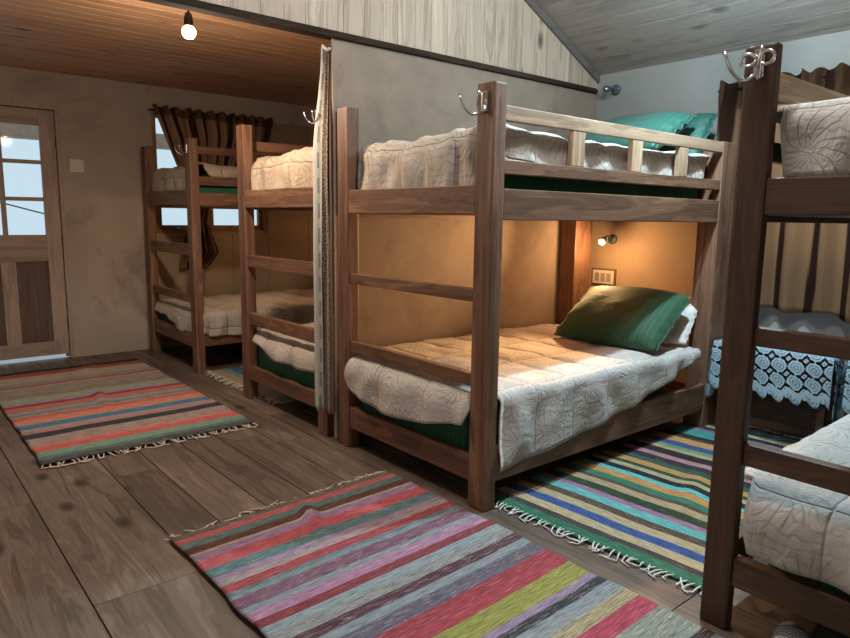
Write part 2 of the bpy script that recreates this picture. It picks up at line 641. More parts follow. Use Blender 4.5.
# door wall with openings for the door and the window
DX0, DX1, DZ = -1.50, -0.615, 2.14
WX0, WX1, WZ0, WZ1 = 0.14, 1.25, 1.085, 2.18
m = MB()
T = 0.14
m.box(XL - T, DX0, YD, YD + T, 0, 2.46, 0)
m.box(DX0, DX1, YD, YD + T, DZ, 2.46, 0)
m.box(DX1, WX0, YD, YD + T, 0, 2.46, 0)
m.box(WX0, WX1, YD, YD + T, WZ1, 2.46, 0)
m.box(WX0, WX1, YD, YD + T, 0, WZ0, 0)
m.box(WX1, XW + T, YD, YD + T, 0, 2.46, 0)
struct(m.build('wall_left', EARTH))
# pale boards under and beside the window, behind the two far bunks
m = MB()
for a, b in ((0.10, 0.46), (0.46, 0.88), (0.88, 1.27), (1.27, 1.75), (1.75, 2.245)):
    m.box(a + 0.002, b - 0.002, YD - 0.012, YD - 0.001, 0.02, WZ0 - 0.01 if b < 1.4 else 2.2, 0.002)
struct(m.build('trim_1', TANWALL))

# headboard wall with the window behind the near bunk
BY0, BY1, BZ0, BZ1 = -1.75, 0.10, 1.03, 2.0
m = MB()
zt = roof(XW)
m.box(XW, XW + T, YN, BY0, 0, zt + .1, 0)
m.box(XW, XW + T, BY0, BY1, 0, BZ0, 0)
m.box(XW, XW + T, BY0, BY1, BZ1, zt + .1, 0)
m.box(XW, XW + T, BY1, YP + 0.02, 0, zt + .1, 0)
struct(m.build('wall_back', GREYPL))
struct(MB().box(XW, XW + T, YP + 0.02, YD + T, 0, 2.46, 0).build('wall_back.001', TANWALL))
struct(MB().box(XW - 0.012, XW - 0.001, 0.06, YP - 0.002, 0.12, 1.27, 0.002).build('trim_2', TANPLY))
struct(MB().box(XW - 0.012, XW - 0.001, YP + 0.025, YD - 0.02, 0.12, 1.27, 0.002).build('trim_3', TANPLY))

# side of the room behind the camera, with two windows
m = MB()
zl = roof(XL)
LW = [(-2.3, -0.7), (1.6, 2.9)]
ys = [YN] + [q for w in LW for q in w] + [YD + T]
for a, b in zip(ys[0::2], ys[1::2]):
    m.box(XL - T, XL, a, b, 0, zl + .3, 0)
for a, b in LW:
    m.box(XL - T, XL, a, b, 0, 0.95, 0)
    m.box(XL - T, XL, a, b, 2.0, zl + .3, 0)
struct(m.build('wall_front', EARTH))
m = MB()
m.prism([(XL - T, 0), (XW + T, 0), (XW + T, roof(XW)), (XR, roof(XR)), (XL - T, roof(XL))], 'y', YN - T, YN)
struct(m.build('wall_right', EARTH))

# low board ceiling beyond the beam
m = MB()
y = YP + 0.03
while y < YD:
    m.box(XL, XW, y + 0.0015, min(y + 0.118, YD + .02) - 0.0015, ZL, ZL + 0.018, bev=0.005)
    y += 0.118
struct(m.build('ceiling', LOWCEIL))
struct(MB().box(XL - T, XW + T, YP + 0.02, YD + T, ZL + 0.019, ZL + 0.06, 0).build('ceiling_backing', GAP))


# sloped board ceiling, two slopes from the ridge
def slope_boards(sign):
    m = MB()
    L = (XW - XR) if sign > 0 else (XR - XL)
    ang = math.atan(0.492)
    n = int(L / math.cos(ang) / 0.12) + 1
    for i in range(n):
        a, b = i * 0.12, (i + 1) * 0.12
        t = bmesh.new()
        mb2 = MB()
        mb2.box(a + 0.0012, b - 0.0012, YN, YP + 0.0, 0, 0.018, bev=0.004)
        R = Matrix.Rotation(ang if sign > 0 else PI - ang, 4, 'Y')
        M = Matrix.Translation((XR, 0, roof(XR))) @ (Matrix.Rotation(ang, 4, 'Y') if sign > 0 else Matrix.Scale(-1, 4, (1, 0, 0)) @ Matrix.Rotation(ang, 4, 'Y'))
        t.free()
        m.join(mb2.bm, M)
    return m


struct(slope_boards(1).build('ceiling.001', HIGHCEIL))
struct(slope_boards(-1).build('ceiling.002', HIGHCEIL))
m = MB()
for (xa, xb) in ((XR, XW + T), (XL - T, XR)):
    m.prism([(xa, roof(xa) + 0.022), (xb, roof(xb) + 0.022), (xb, roof(xb) + 0.06), (xa, roof(xa) + 0.06)], 'y', YN - T, YP + 0.05)
struct(m.build('roof_deck', GAP))

# beam, gable boards above it, sloping cover strip
m = MB()
m.box(XL, 2.23, YP - 0.022, YP + 0.055, 2.172, 2.196, 0.003)
m.box(XL, 2.23, YP - 0.010, YP + 0.0, 2.1965, 2.208, 0.002)
struct(m.build('trim_4', BEAMW))
m = MB()
x = XL
rg = random.Random(5)
while x < XW - 0.01:
    w = rg.choice((0.118, 0.125, 0.13, 0.1, 0.15))
    x2 = min(x + w, XW)
    for a, b in (((x, x2),) if not (x < XR < x2) else ((x, XR), (XR, x2))):
        m.prism([(a + 0.0012, 2.206), (b - 0.0012, 2.206), (b - 0.0012, roof(b) - .002), (a + 0.0012, roof(a) - .002)], 'y', YP, YP + 0.018)
    x = x2
struct(m.build('wall_gable', GABLEW))
m = MB()
m.prism([(XR, roof(XR) - 0.002), (XW, roof(XW) - 0.002), (XW, roof(XW) - 0.055), (XR, roof(XR) - 0.055)], 'y', YP - 0.02, YP - 0.001)
struct(m.build('trim_5', wood('cover_strip', 'x', '#5d5853', '#77716b', '#8a847e', knots=0)))

# plywood partition between the second and third bunk
m = MB()
for a, b in ((-0.012, 1.21), (1.213, 2.248)):
    m.box(a, b, YP, YP + 0.014, 0.02, 2.171, 0.002)
struct(m.build('wall_partition', PLY))

# ------------------------------------------------------------------ door
d = struct(empty('door_1', (DX0, YD + 0.03, 0)))
W = DX1 - DX0


def dpart(name, boxes, mat, parent=d):
    mm = MB()
    for b in boxes: mm.box(*b)
    return mm.build(name, mat, parent)


fr = 0.03
dpart('door_frame', [(0.0, fr, -0.03, 0.10, 0, DZ, 0.003), (W - fr, W, -0.03, 0.10, 0, DZ, 0.003), (fr, W - fr, -0.03, 0.10, DZ - fr, DZ, 0.003)], DOORW['z'])
st = 0.115
x0, x1 = fr + 0.003, W - fr - 0.003
dpart('door_stop', [(fr, fr + 0.02, 0.045, 0.07, 0, DZ - fr, 0.002), (W - fr - 0.02, W - fr, 0.045, 0.07, 0, DZ - fr, 0.002), (fr, W - fr, 0.045, 0.07, DZ - fr - 0.02, DZ - fr, 0.002)], DOORW['z'])
dpart('stile', [(x0, x0 + st, 0, 0.04, 0.035, DZ - fr - 0.006, 0.003)], DOORW['z'])
dpart('stile', [(x1 - st, x1, 0, 0.04, 0.035, DZ - fr - 0.006, 0.003)], DOORW['z'])
dpart('door_rail', [(x0 + st, x1 - st, 0.001, 0.039, 1.975, DZ - fr - 0.006, 0.003)], DOORW['x'])
dpart('door_rail', [(x0 + st, x1 - st, 0.001, 0.039, 0.85, 1.075, 0.003)], DOORW['x'])
dpart('door_rail', [(x0 + st, x1 - st, 0.001, 0.039, 0.035, 0.155, 0.003)], DOORW['x'])
cx = (x0 + x1) / 2
dpart('center_stile', [(cx - 0.055, cx + 0.055, 0.001, 0.039, 0.155, 0.85, 0.003)], DOORW['z'])
dpart('glazing_bar', [(cx - 0.018, cx + 0.018, 0.004, 0.036, 1.075, 1.975, 0.003)], DOORW['z'])
for z in (1.372, 1.677):
    dpart('glazing_bar', [(x0 + st, x1 - st, 0.003, 0.037, z - 0.016, z + 0.016, 0.003)], DOORW['x'])
dpart('door_panel', [(x0 + st, cx - 0.055, 0.014, 0.028, 0.155, 0.85, 0.0)], DOORP)
dpart('door_panel', [(cx + 0.055, x1 - st, 0.014, 0.028, 0.155, 0.85, 0.0)], DOORP)
for z0, z1 in ((1.075, 1.356), (1.388, 1.661), (1.693, 1.975)):
    dpart('window_pane', [(x0 + st, cx - 0.018, 0.018, 0.021, z0, z1, 0)], GLASS)
    dpart('window_pane', [(cx + 0.018, x1 - st, 0.018, 0.021, z0, z1, 0)], GLASS)
for z in (0.3, 1.02, 1.85):
    mm = MB().tube([(x1 + 0.003, -0.006, z - 0.045), (x1 + 0.003, -0.006, z + 0.045)], 0.006)
    mm.build('hinge', IRON, d)

# outside: ground, porch eave, cable
struct(MB().box(-14, 14, YD + T, 20, -0.30, -0.10, 0).build('ground', plain('pale_gravel', '#d5d8d6', 0.9, var=0.1)))
o = MB().box(-4.0, 3.2, 5.86, 6.1, 2.00, 2.15, 0.01).build('porch_eave', plain('eave_brown', '#b89c88', 0.8, var=0.4, scale=14))
tag(o, 'weathered brown eave board seen through the top panes of the door', 'eave')
o = MB().tube([(-4 + 0.5 * i, 7.0, 2.28 - 0.14 * i + 0.0) for i in range(16)], 0.008, 6).build('overhead_cable', IRON)
tag(o, 'thin dark cable crossing the sky outside the door panes', 'cable')

# switch by the door
sw = thing('light_switch', 'white square light switch on the earthen wall beside the door', 'switch', (-0.503, YD, 1.66))
MB().box(-0.055, 0.055, -0.012, 0, -0.055, 0.055, 0.004).build('cover_plate', WHITEP, sw)
for s in (-1, 1):
    MB().box(s * 0.022 - 0.017, s * 0.022 + 0.017, -0.017, -0.0125, -0.03, 0.03, 0.002).build('rocker', WHITEP, sw)

# ------------------------------------------------------------------ window in the door wall
w = struct(empty('window_1', (WX0, YD + 0.02, WZ0)))
WW, WH = WX1 - WX0, WZ1 - WZ0


def wpart(name, boxes, mat, parent=w):
    mm = MB()
    for b in boxes: mm.box(*b)
    return mm.build(name, mat, parent)


wpart('window_frame', [(0, 0.035, -0.03, 0.08, 0, WH, 0.003), (WW - 0.035, WW, -0.03, 0.08, 0, WH, 0.003)], WINW['z'])
wpart('window_frame', [(0.035, WW - 0.035, -0.03, 0.08, 0, 0.03, 0.003), (0.035, WW - 0.035, -0.03, 0.08, WH - 0.04, WH, 0.003)], WINW['x'])
wpart('transom_bar', [(0.035, WW - 0.035, -0.02, 0.07, 0.27, 0.47, 0.003)], WINW['x'])
wpart('mullion', [(0.47, 0.535, -0.02, 0.07, 0.03, 0.27, 0.003), (0.52, 0.56, -0.02, 0.07, 0.47, WH - 0.04, 0.003)], WINW['z'])
for a, b in ((0.035, 0.47), (0.535, WW - 0.035)):
    s = wpart('sash', [(a, a + 0.03, 0, 0.05, 0.03, 0.27, 0.003), (b - 0.03, b, 0, 0.05, 0.03, 0.27, 0.003),
                       (a + 0.03, b - 0.03, 0, 0.05, 0.03, 0.075, 0.003), (a + 0.03, b - 0.03, 0, 0.05, 0.235, 0.27, 0.003)], WINW['x'])
    wpart('pane', [(a + 0.03, b - 0.03, 0.022, 0.025, 0.075, 0.235, 0)], GLASS, s)
    MB().tube([((a + b) / 2 - 0.06, -0.004, 0.052), ((a + b) / 2 - 0.06, -0.02, 0.052), ((a + b) / 2, -0.02, 0.052)], 0.006).build('latch', METAL, s)
for a, b in ((0.035, 0.52), (0.56, WW - 0.035)):
    wpart('pane', [(a, b, 0.03, 0.033, 0.47, WH - 0.04, 0)], GLASS)


def pl(z, pts):
    """piecewise linear in z; pts sorted by z"""
    if z <= pts[0][0]: return pts[0][1]
    for (a, p), (b, q) in zip(pts[:-1], pts[1:]):
        if z <= b:
            t = (z - a) / (b - a)
            t = t * t * (3 - 2 * t) if False else t
            return p + (q - p) * t
    return pts[-1][1]


# curtain gathered towards the bunk post, flaring below the gather
Lf = [(0.66, 0.46), (0.75, 0.30), (1.04, 0.36), (1.33, 0.50), (1.72, 0.32), (2.16, 0.16), (2.24, 0.13)]
Rt = [(0.66, 0.50), (0.90, 0.69), (1.19, 0.60), (1.36, 0.62), (1.62, 1.02), (2.0, 1.24), (2.24, 1.28)]


def cfn(u, v):
    z = 0.72 + v * (2.225 - 0.72)
    if v == 0: z += 0.07 * math.sin(u * 9)
    a, b = pl(z, Lf), pl(z, Rt)
    x = a + (b - a) * u
    wdt = (b - a)
    amp = 0.028 * min(1.0, 0.4 + wdt)
    ph = u * 2 * PI * 11 + 0.8 * math.sin(7 * u)
    y = YD - 0.085 - amp * math.sin(ph) - 0.012 * math.sin(ph * 0.37 + z * 3)
    if z > 2.13:
        y -= 0.012 * math.sin(ph * 2)
        z += 0.012 * math.sin(ph + 1) * (z - 2.13) / 0.1
    x += 0.006 * math.sin(ph * 0.5 + 5 * z)
    return (x, y, z)


c1 = thing('curtain', 'brown striped curtain gathered to one side of the window in the far wall', 'curtain', (0, 0, 0))
MB().grid(200, 60, cfn, lambda u, v: (u * 1.9, v * 1.5)).build('drape', CURTL, c1, solid=0.003)
MB().tube([(0.10, YD - 0.06, 2.19), (1.32, YD - 0.06, 2.19)], 0.008).build('curtain_rod', IRON, c1)

# ------------------------------------------------------------------ window behind the near bunk
w2 = struct(empty('window_2', (XW + 0.03, BY0, BZ0)))
BW, BH = BY1 - BY0, BZ1 - BZ0
wpart('window_frame', [(-0.03, 0.09, 0, 0.045, 0, BH, 0.003), (-0.03, 0.09, BW - 0.045, BW, 0, BH, 0.003)], WINW['z'], w2)
wpart('window_frame', [(-0.03, 0.09, 0.045, BW - 0.045, 0, 0.045, 0.003), (-0.03, 0.09, 0.045, BW - 0.045, BH - 0.045, BH, 0.003)], WINW['y'], w2)
wpart('mullion', [(-0.02, 0.08, BW / 2 - 0.03, BW / 2 + 0.03, 0.045, BH - 0.045, 0.003)], WINW['z'], w2)
for a, b in ((0.045, BW / 2 - 0.03), (BW / 2 + 0.03, BW - 0.045)):
    wpart('pane', [(0.03, 0.034, a, b, 0.045, BH - 0.045, 0)], GLASS, w2)


def c2fn(u, v):
    y = 0.19 - u * 2.05
    z = 0.745 + v * (2.10 - 0.745)
    ph = u * 2 * PI * 13 + 0.9 * math.sin(9 * u)
    if v == 0: z += 0.02 * math.sin(ph * 0.5) + 0.012 * math.sin(ph * 0.31 + 1)
    amp = 0.030 + 0.012 * math.sin(5 * u + 2)
    x = XW - 0.085 - amp * math.sin(ph) - 0.01 * math.sin(0.41 * ph + 2.5 * z)
    if z > 1.99:
        x -= 0.014 * math.sin(2.6 * ph)
        z += 0.012 * math.sin(1.7 * ph) * (z - 1.99) / 0.1
    y += 0.008 * math.sin(0.5 * ph + 4 * z)
    return (x, y, z)


c2 = thing('curtain', 'tan and brown striped curtain with daylight behind it, hanging behind the nearest bunk', 'curtain', (0, 0, 0))
MB().grid(320, 40, c2fn, lambda u, v: (u * 2.5, v * 1.35)).build('drape', CURT, c2, solid=0.003)
MB().tube([(XW - 0.05, 0.22, 2.06), (XW - 0.05, -1.9, 2.06)], 0.008).build('curtain_rod', IRON, c2)

for i, (a, b) in enumerate(LW):
    wn = struct(empty('window_%d' % (i + 3), (XL - 0.06, a, 0.95)))
    wl, wh = b - a, 1.05
    wpart('window_frame', [(-0.04, 0.05, 0, 0.05, 0, wh, 0.003), (-0.04, 0.05, wl - 0.05, wl, 0, wh, 0.003),
                           (-0.04, 0.05, 0.05, wl - 0.05, 0, 0.05, 0.003), (-0.04, 0.05, 0.05, wl - 0.05, wh - 0.05, wh, 0.003)], WINW['y'], wn)
    wpart('pane', [(0, 0.004, 0.05, wl - 0.05, 0.05, wh - 0.05, 0)], GLASS, wn)


# ------------------------------------------------------------------ bunk beds
def coat_hook(parent, y, z, kind=0, s=1.0):
    """double robe hook screwed to the aisle face of a post (faces -x)"""
    m = MB()
    m.box(-0.008, 0.0, y - 0.012 * s, y + 0.012 * s, z - 0.032 * s, z + 0.030 * s, 0.003)
    o = m.build('coat_hook', METAL, parent)

    def arc(dy, out, up, r):
        pts, rr = [], []
        for i in range(13):
            t = i / 12
            a = PI * 1.05 * t
            x = -0.006 - out * (1 - math.cos(a)) / 2
            zz = z - 0.012 * s - up * 0.55 * math.sin(a) + up * max(0, t - 0.5) * 1.1
            pts.append((x, y + dy * t, zz))
            rr.append(r * (1.0 - 0.25 * t))
        rr[-1] = r * 1.15
        MB().tube(pts, rr, 8).build('prong', METAL, o)
    arc(0.050 * s, 0.06 * s, 0.05 * s, 0.005 * s)
    arc(-0.030 * s, 0.055 * s, 0.05 * s, 0.005 * s)
    if kind:
        # looped scroll arms of the ornate hook
        for sg, rad in ((1, 0.019), (-1, 0.021)):
            pts = [(-0.012 - 0.012 * math.sin(PI * i / 16), y + sg * (0.006 + rad * (1 - math.cos(2 * PI * i / 16))), z + 0.008 + rad * 0.85 * math.sin(2 * PI * i / 16) * 1.0) for i in range(17)]
            MB().tube(pts, 0.0048, 8).build('scroll', METAL, o)
    return o


XB0, XB1 = 1.888, 2.08        # back posts


def bunk(label, y0, y1, W3, pale, P, rungs, rail, board, side_lo, side_up, guard, gside, bposts, hooks, group='bunk beds along the room', TP=0.1, TX=0.072):
    b = thing('bunk_bed', label, 'bunk bed', (0, y0, 0), group)
    W = y1 - y0

    def part(name, mat, *bx):
        mm = MB()
        for q in bx: mm.box(*q)
        return mm.build(name, mat, b)
    part('post', W3['z'], (0, TX, 0, TP, 0, P[0], 0.008))
    part('post', W3['z'], (0, TX, W - TP, W, 0, P[1], 0.008))
    part('post', W3['z'], (XB0, XB1, 0, 0.13, 0, bposts, 0.006))
    part('post', W3['z'], (XB0, XB1, W - 0.13, W, 0, bposts, 0.006))
    for a, c in rungs:
        part('rung', W3['y'], (0.012, 0.052, TP + .0005, W - TP - .0005, a, c, 0.004))
    part('foot_rail', W3['y'], (0.008, 0.044, TP + .0005, W - TP - .0005, rail[0], rail[1], 0.004))
    part('foot_board', W3['y'], (0.004, 0.036, TP + .0005, W - TP - .0005, board[0], board[1], 0.004))
    part('head_rail', W3['y'], (XB1 - .06, XB1 - 0.025, 0.1305, W - 0.1305, rail[0], rail[1], 0.004))
    part('head_board', W3['y'], (XB1 - .06, XB1 - 0.025, 0.1305, W - 0.1305, side_up[0], side_up[1], 0.004))
    for (za, zb), tk in ((side_lo, 0.034), (side_up, 0.034)):
        for ya in (0.004, W - 0.004 - tk):
            part('side_rail', W3['x'], (TX + .0005, XB0 - .0005, ya, ya + tk, za, zb, 0.004))
    for (za, zb) in ((side_lo[0] + 0.01, side_lo[0] + 0.03), (side_up[0] + 0.02, side_up[0] + 0.04)):
        part('bed_base', W3['y'], (TX + 0.002, XB0 - 0.002, 0.039, W - 0.039, za, zb, 0.001))
    ya = 0.004 if gside < 0 else W - 0.036
    (ma, mb), (ta, tb) = guard
    part('guard_rail', W3['x'], (TX + .0005, XB0 - .0005, ya, ya + 0.032, ma, mb, 0.004))
    part('guard_rail', pale['x'], (TX + .0005, XB0 - .0005, ya, ya + 0.032, ta, tb, 0.004))
    for c in (0.555, 1.025, 1.465):
        part('guard_upright', pale['z'], (c - 0.045, c + 0.045, ya + 0.002, ya + 0.030, mb + .0005, ta - .0005, 0.003))
    for hy, hz, kd, s in hooks:
        coat_hook(b, hy, hz, kd, s)
    return b


B3 = (0.0, 1.15)
B4 = (-2.10, -0.98)
B2 = (1.275, 2.39)
B1 = (3.226, 4.37)
bunk('brown wooden bunk bed in the middle, against the grey plywood partition', *B3, BED, PALE,
     (1.80, 1.82), ((0.91, 0.966), (0.54, 0.599)), (0.114, 0.233), (1.28, 1.40), (0.125, 0.285), (1.257, 1.385),
     ((1.443, 1.50), (1.655, 1.715)), -1, 1.72, [(0.05, 1.725, 0, 1.3)])
bunk('dark wooden bunk bed nearest on the right, with an ornate chrome hook on its post', *B4, DARKB, PALE,
     (1.75, 1.75), ((0.905, 0.96), (0.54, 0.607)), (0.15, 0.245), (1.283, 1.385), (0.13, 0.24), (1.262, 1.385),
     ((1.443, 1.50), (1.63, 1.70)), 1, 1.72, [(1.12 - 0.045, 1.70, 1, 1.25)], TP=0.088, TX=0.04)
bunk('wooden bunk bed half hidden behind the fabric strip at the end of the partition', *B2, BED, BED,
     (1.84, 1.85), ((0.917, 0.998), (0.526, 0.607)), (0.14, 0.236), (1.312, 1.425), (0.13, 0.23), (1.30, 1.42),
     ((1.48, 1.54), (1.69, 1.755)), 1, 1.76, [(0.05, 1.80, 0, 1.0)])
bunk('wooden bunk bed in the far corner beside the window in the earthen wall', *B1, BED, BED,
     (1.84, 1.85), ((0.94, 1.03), (0.56, 0.625)), (0.20, 0.32), (1.34, 1.45), (0.215, 0.31), (1.33, 1.43),
     ((1.488, 1.556), (1.727, 1.782)), -1, 1.76, [(0.05, 1.76, 0, 1.1)])


# ------------------------------------------------------------------ mattresses, quilts
def mattress(label, x0, x1, y0, y1, z0, z1):
    r = 0.05
    m = MB()
    t = bmesh.new()
    v = [t.verts.new((x, y, z)) for x in (x0, x1) for y in (y0, y1) for z in (z0, z1)]
    for f in ((0, 1, 3, 2), (4, 6, 7, 5), (0, 4, 5, 1), (2, 3, 7, 6), (0, 2, 6, 4), (1, 5, 7, 3)):
        t.faces.new([v[i] for i in f])
    bmesh.ops.bevel(t, geom=list(t.edges), offset=0.035, segments=4, affect='EDGES', profile=0.5)
    bmesh.ops.subdivide_edges(t, edges=[e for e in t.edges if e.calc_length() > 0.5], cuts=30, use_grid_fill=True)
    for q in t.verts:
        n = noise.noise(q.co * 6)
        q.co.z += 0.004 * n
    for f in t.faces: f.smooth = True
    m.join(t)
    uvl = m.uv
    for f in m.bm.faces:
        for l in f.loops:
            c = l.vert.co
            l[uvl].uv = (c.x + c.y, c.z)
    o = m.build('mattress', GREEN)
    return tag(o, label, 'mattress', 'green sheeted mattresses')


def sm(t):
    t = max(0.0, min(1.0, t))
    return t * t * (3 - 2 * t)


def quilt(label, mat, x0, x1, y0, y1, zt, foot=0.0, near=0.0, far=0.0, rf=0.09, rs=0.04, seed=0, amp=0.012, floors=None, top=None, thick=0.016, gather=0.0):
    """a quilt lying on a mattress; foot/near/far = how far it hangs over (number or function)"""
    F = foot if callable(foot) else (lambda y: foot)
    N = near if callable(near) else (lambda x: near)
    G = far if callable(far) else (lambda x: far)
    Fm = max(F(y0 + (y1 - y0) * i / 40) for i in range(41))
    Nm = max(N(x0 + (x1 - x0) * i / 40) for i in range(41))
    Gm = max(G(x0 + (x1 - x0) * i / 40) for i in range(41))
    LX, LY = x1 - x0 + Fm, y1 - y0 + Nm + Gm
    nu, nv = int(LX / 0.018) + 2, int(LY / 0.018) + 2
    off = Vector((seed * 13.7, seed * 7.1, seed * 3.3))

    def bend(e, r):
        if e <= 0: return 0.0, 0.0
        q = r * PI / 2
        if e < q: return r * math.sin(e / r), r * (1 - math.cos(e / r))
        return r, r + e - q

    def fn(u, v):
        s = u * LX - Fm            # <0 beyond the foot edge
        t = v * LY - Nm            # <0 beyond the near edge
        wy = y1 - y0
        x = x0 + max(0.0, s)
        y = y0 + min(max(0.0, t), wy)
        ef = (-s / Fm * F(y)) if s < 0 else 0.0
        en = (-t / Nm * N(x)) if t < 0 else 0.0
        eg = ((t - wy) / Gm * G(x)) if t > wy else 0.0
        if s < 0: s = -ef
        if t < 0: t = -en
        elif t > wy: t = wy + eg
        of, df = bend(ef, rf)
        on, dn = bend(en, rs)
        og, dg = bend(eg, rs)
        ds = max(dn, dg)
        drop = (df ** 3 + ds ** 3) ** (1 / 3)
        p3 = Vector((s, t, 0.3 * seed)) * 3.2 + off
        n1 = noise.noise(p3)
        n2 = noise.noise(p3 * 2.7 + Vector((5, 1, 2)))
        n3 = noise.noise(Vector((s * 16, t * 5, seed)) + off)
        z = zt + (top(x, y) if top else 0.0) - drop
        hang = min(1.0, drop / 0.10)
        puff = 0.016 * min(abs(math.sin((s + Fm + seed * 1.37) * PI / 0.27)), abs(math.sin((t + Nm + seed * 0.71) * PI / 0.36))) ** 0.5
        z += (1 - hang) * (amp * n1 + amp * 0.45 * n2 + amp * .2 * n3 + puff)
        fl = hang * (0.012 * n2 + 0.010 * math.sin(s * 21 + 4 * n1) * (1 if (en or eg) else 0) + 0.010 * math.sin(t * 24 + 4 * n1) * (1 if ef else 0))
        xx = x - of - (fl if ef and not (en or eg) else 0) * 1.0
        yy = y - on + og + (-fl if en else (fl if eg else 0))
        z += hang * 0.012 * n1
        if gather:
            g = noise.noise(Vector((t * 15, s * 2.2 - z * 1.5, seed + 3.0))) + 0.5 * noise.noise(Vector((t * 34, s * 4, seed)))
            near_foot = sm((0.55 - s) / 0.5)
            xx -= gather * g * hang
            z += gather * g * (1 - hang) * near_foot
        return (xx, yy, z)
    m = MB()
    m.grid(nu, nv, fn, lambda u, v: (u * LX + seed * 1.37, v * LY + seed * 0.71))
    o = m.build('quilt', mat, None, solid=thick, offset=-1)
    return tag(o, label, 'quilt', 'leaf patterned quilts')


def ftab(tab):
    return lambda q: pl(q, tab)


# bunk 3, the middle one
mattress('green mattress on the lower level of the middle bunk, under the draped quilt', 0.08, 1.80, 0.20, 1.10, 0.168, 0.465)
mattress('green mattress on the upper level of the middle bunk, behind the pale guard rail', 0.08, 2.015, 0.135, 1.015, 1.30, 1.555)
f3 = lambda y: pl(y, [(0.10, 0.20), (0.2, 0.225), (0.44, 0.28), (0.7, 0.29), (1.0, 0.25), (1.05, 0.22)]) * sm((y - 0.09) / 0.02) * sm((1.06 - y) / 0.02)
n3 = ftab([(0.08, 0.365), (0.3, 0.35), (0.74, 0.30), (1.08, 0.25), (1.47, 0.155), (1.70, 0.085), (2.0, 0.07)])
quilt('pale leaf quilt draped over the lower level of the middle bunk', QUILT, 0.085, 1.79, 0.03, 1.135, 0.515,
      foot=f3, near=n3, rf=0.11, rs=0.045, seed=1, amp=0.014)
f3u = lambda y: 0.32 * sm((y - 0.115) / 0.03) * sm((1.045 - y) / 0.02)
quilt('thick grey beige quilt on the upper level of the middle bunk', QUILTG, 0.135, 1.93, 0.10, 1.03, 1.625,
      foot=f3u, near=ftab([(0.1, 0.16), (0.16, 0.185), (1.75, 0.17), (1.85, 0.02), (2.0, 0.02)]), rf=0.085, rs=0.045, seed=2, amp=0.016, gather=0.014,
      top=lambda x, y: 0.03 * sm((0.5 - y) / 0.3) * sm((0.6 - x) / 0.5))

# bunk 4, nearest
mattress('green mattress on the lower level of the nearest bunk', 0.08, 1.87, -2.05, -1.13, 0.16, 0.40)
mattress('green mattress on the upper level of the nearest bunk', 0.08, 1.87, -2.05, -1.12, 1.31, 1.50)
f4 = lambda y: 0.25 * sm((-1.070 - y) / 0.03) * sm((y + 2.0) / 0.05)
quilt('pale leaf quilt on the lower level of the nearest bunk, half in shade', QUILT, 0.09, 1.86, -2.06, -1.03, 0.475,
      foot=f4, far=0.03, rf=0.09, rs=0.035, seed=3, amp=0.014)
f4u = lambda y: 0.24 * sm((-1.070 - y) / 0.02) * sm((y + 2.0) / 0.05)
quilt('bluish quilt with a stitched border on the upper level of the nearest bunk', QUILT, 0.10, 1.86, -2.06, -1.04, 1.585,
      foot=f4u, far=0.05, rf=0.07, rs=0.03, seed=4, amp=0.010)

qc = MB()
qc.grid(12, 8, lambda u, v: (0.055 + 0.012 * math.sin(u * 9) - 0.01 * v, -1.09 - 0.13 * u, 0.165 - v * (0.018 + 0.05 * math.sin(u * PI) ** 2)), lambda u, v: (u * .13, v * .1))
qc.build('hanging_corner', TANC, bpy.data.objects['quilt.002'], solid=0.006)

# bunk 2
mattress('green mattress on the lower level of the bunk behind the fabric strip', 0.08, 1.87, 1.325, 2.345, 0.17, 0.41)
mattress('green mattress on the upper level of the bunk behind the fabric strip', 0.08, 1.87, 1.325, 2.345, 1.345, 1.54)
f2 = lambda y: (0.175 - 0.07 * sm((y - 1.9) / 0.3)) * sm((y - 1.39) / 0.04) * sm((2.28 - y) / 0.03)
quilt('pale quilt over green mattress, lower level of the bunk behind the fabric strip', QUILT, 0.09, 1.86, 1.315, 2.35, 0.465,
      foot=f2, far=0.04, rf=0.09, rs=0.03, seed=5, amp=0.014)
f2u = lambda y: 0.27 * sm((y - 1.39) / 0.03) * sm((2.28 - y) / 0.03)
quilt('beige quilt in gathers on the upper level of the bunk behind the fabric strip', QUILTB, 0.125, 1.86, 1.315, 2.33, 1.635,
      foot=f2u, gather=0.018, rf=0.085, rs=0.03, seed=6, amp=0.020, far=0.08)

# bunk 1
mattress('green mattress on the lower level of the bunk in the far corner', 0.08, 1.87, 3.275, 4.32, 0.24, 0.42)
mattress('green mattress on the upper level of the bunk in the far corner', 0.08, 1.87, 3.275, 4.32, 1.36, 1.55)
f1 = lambda y: (0.10 + 0.10 * sm((4.0 - y) / 0.5)) * sm((y - 3.34) / 0.04) * sm((4.265 - y) / 0.03) + 0.03
quilt('pale quilt spread on the lower level of the bunk in the far corner', QUILT, 0.09, 1.86, 3.245, 4.35, 0.475,
      foot=f1, near=ftab([(0.08, 0.15), (0.1, 0.20), (0.4, 0.22), (1.9, 0.2)]), rf=0.08, rs=0.04, seed=7, amp=0.014)
f1u = lambda y: 0.24 * sm((y - 3.34) / 0.03) * sm((4.265 - y) / 0.03)
quilt('brownish quilt folded on the upper level of the bunk in the far corner', QUILTB, 0.125, 1.86, 3.29, 4.32, 1.645,
      foot=f1u, gather=0.012, near=ftab([(0.1, 0.02), (0.16, 0.11), (1.9, 0.10)]), rf=0.08, rs=0.04, seed=8, amp=0.014)


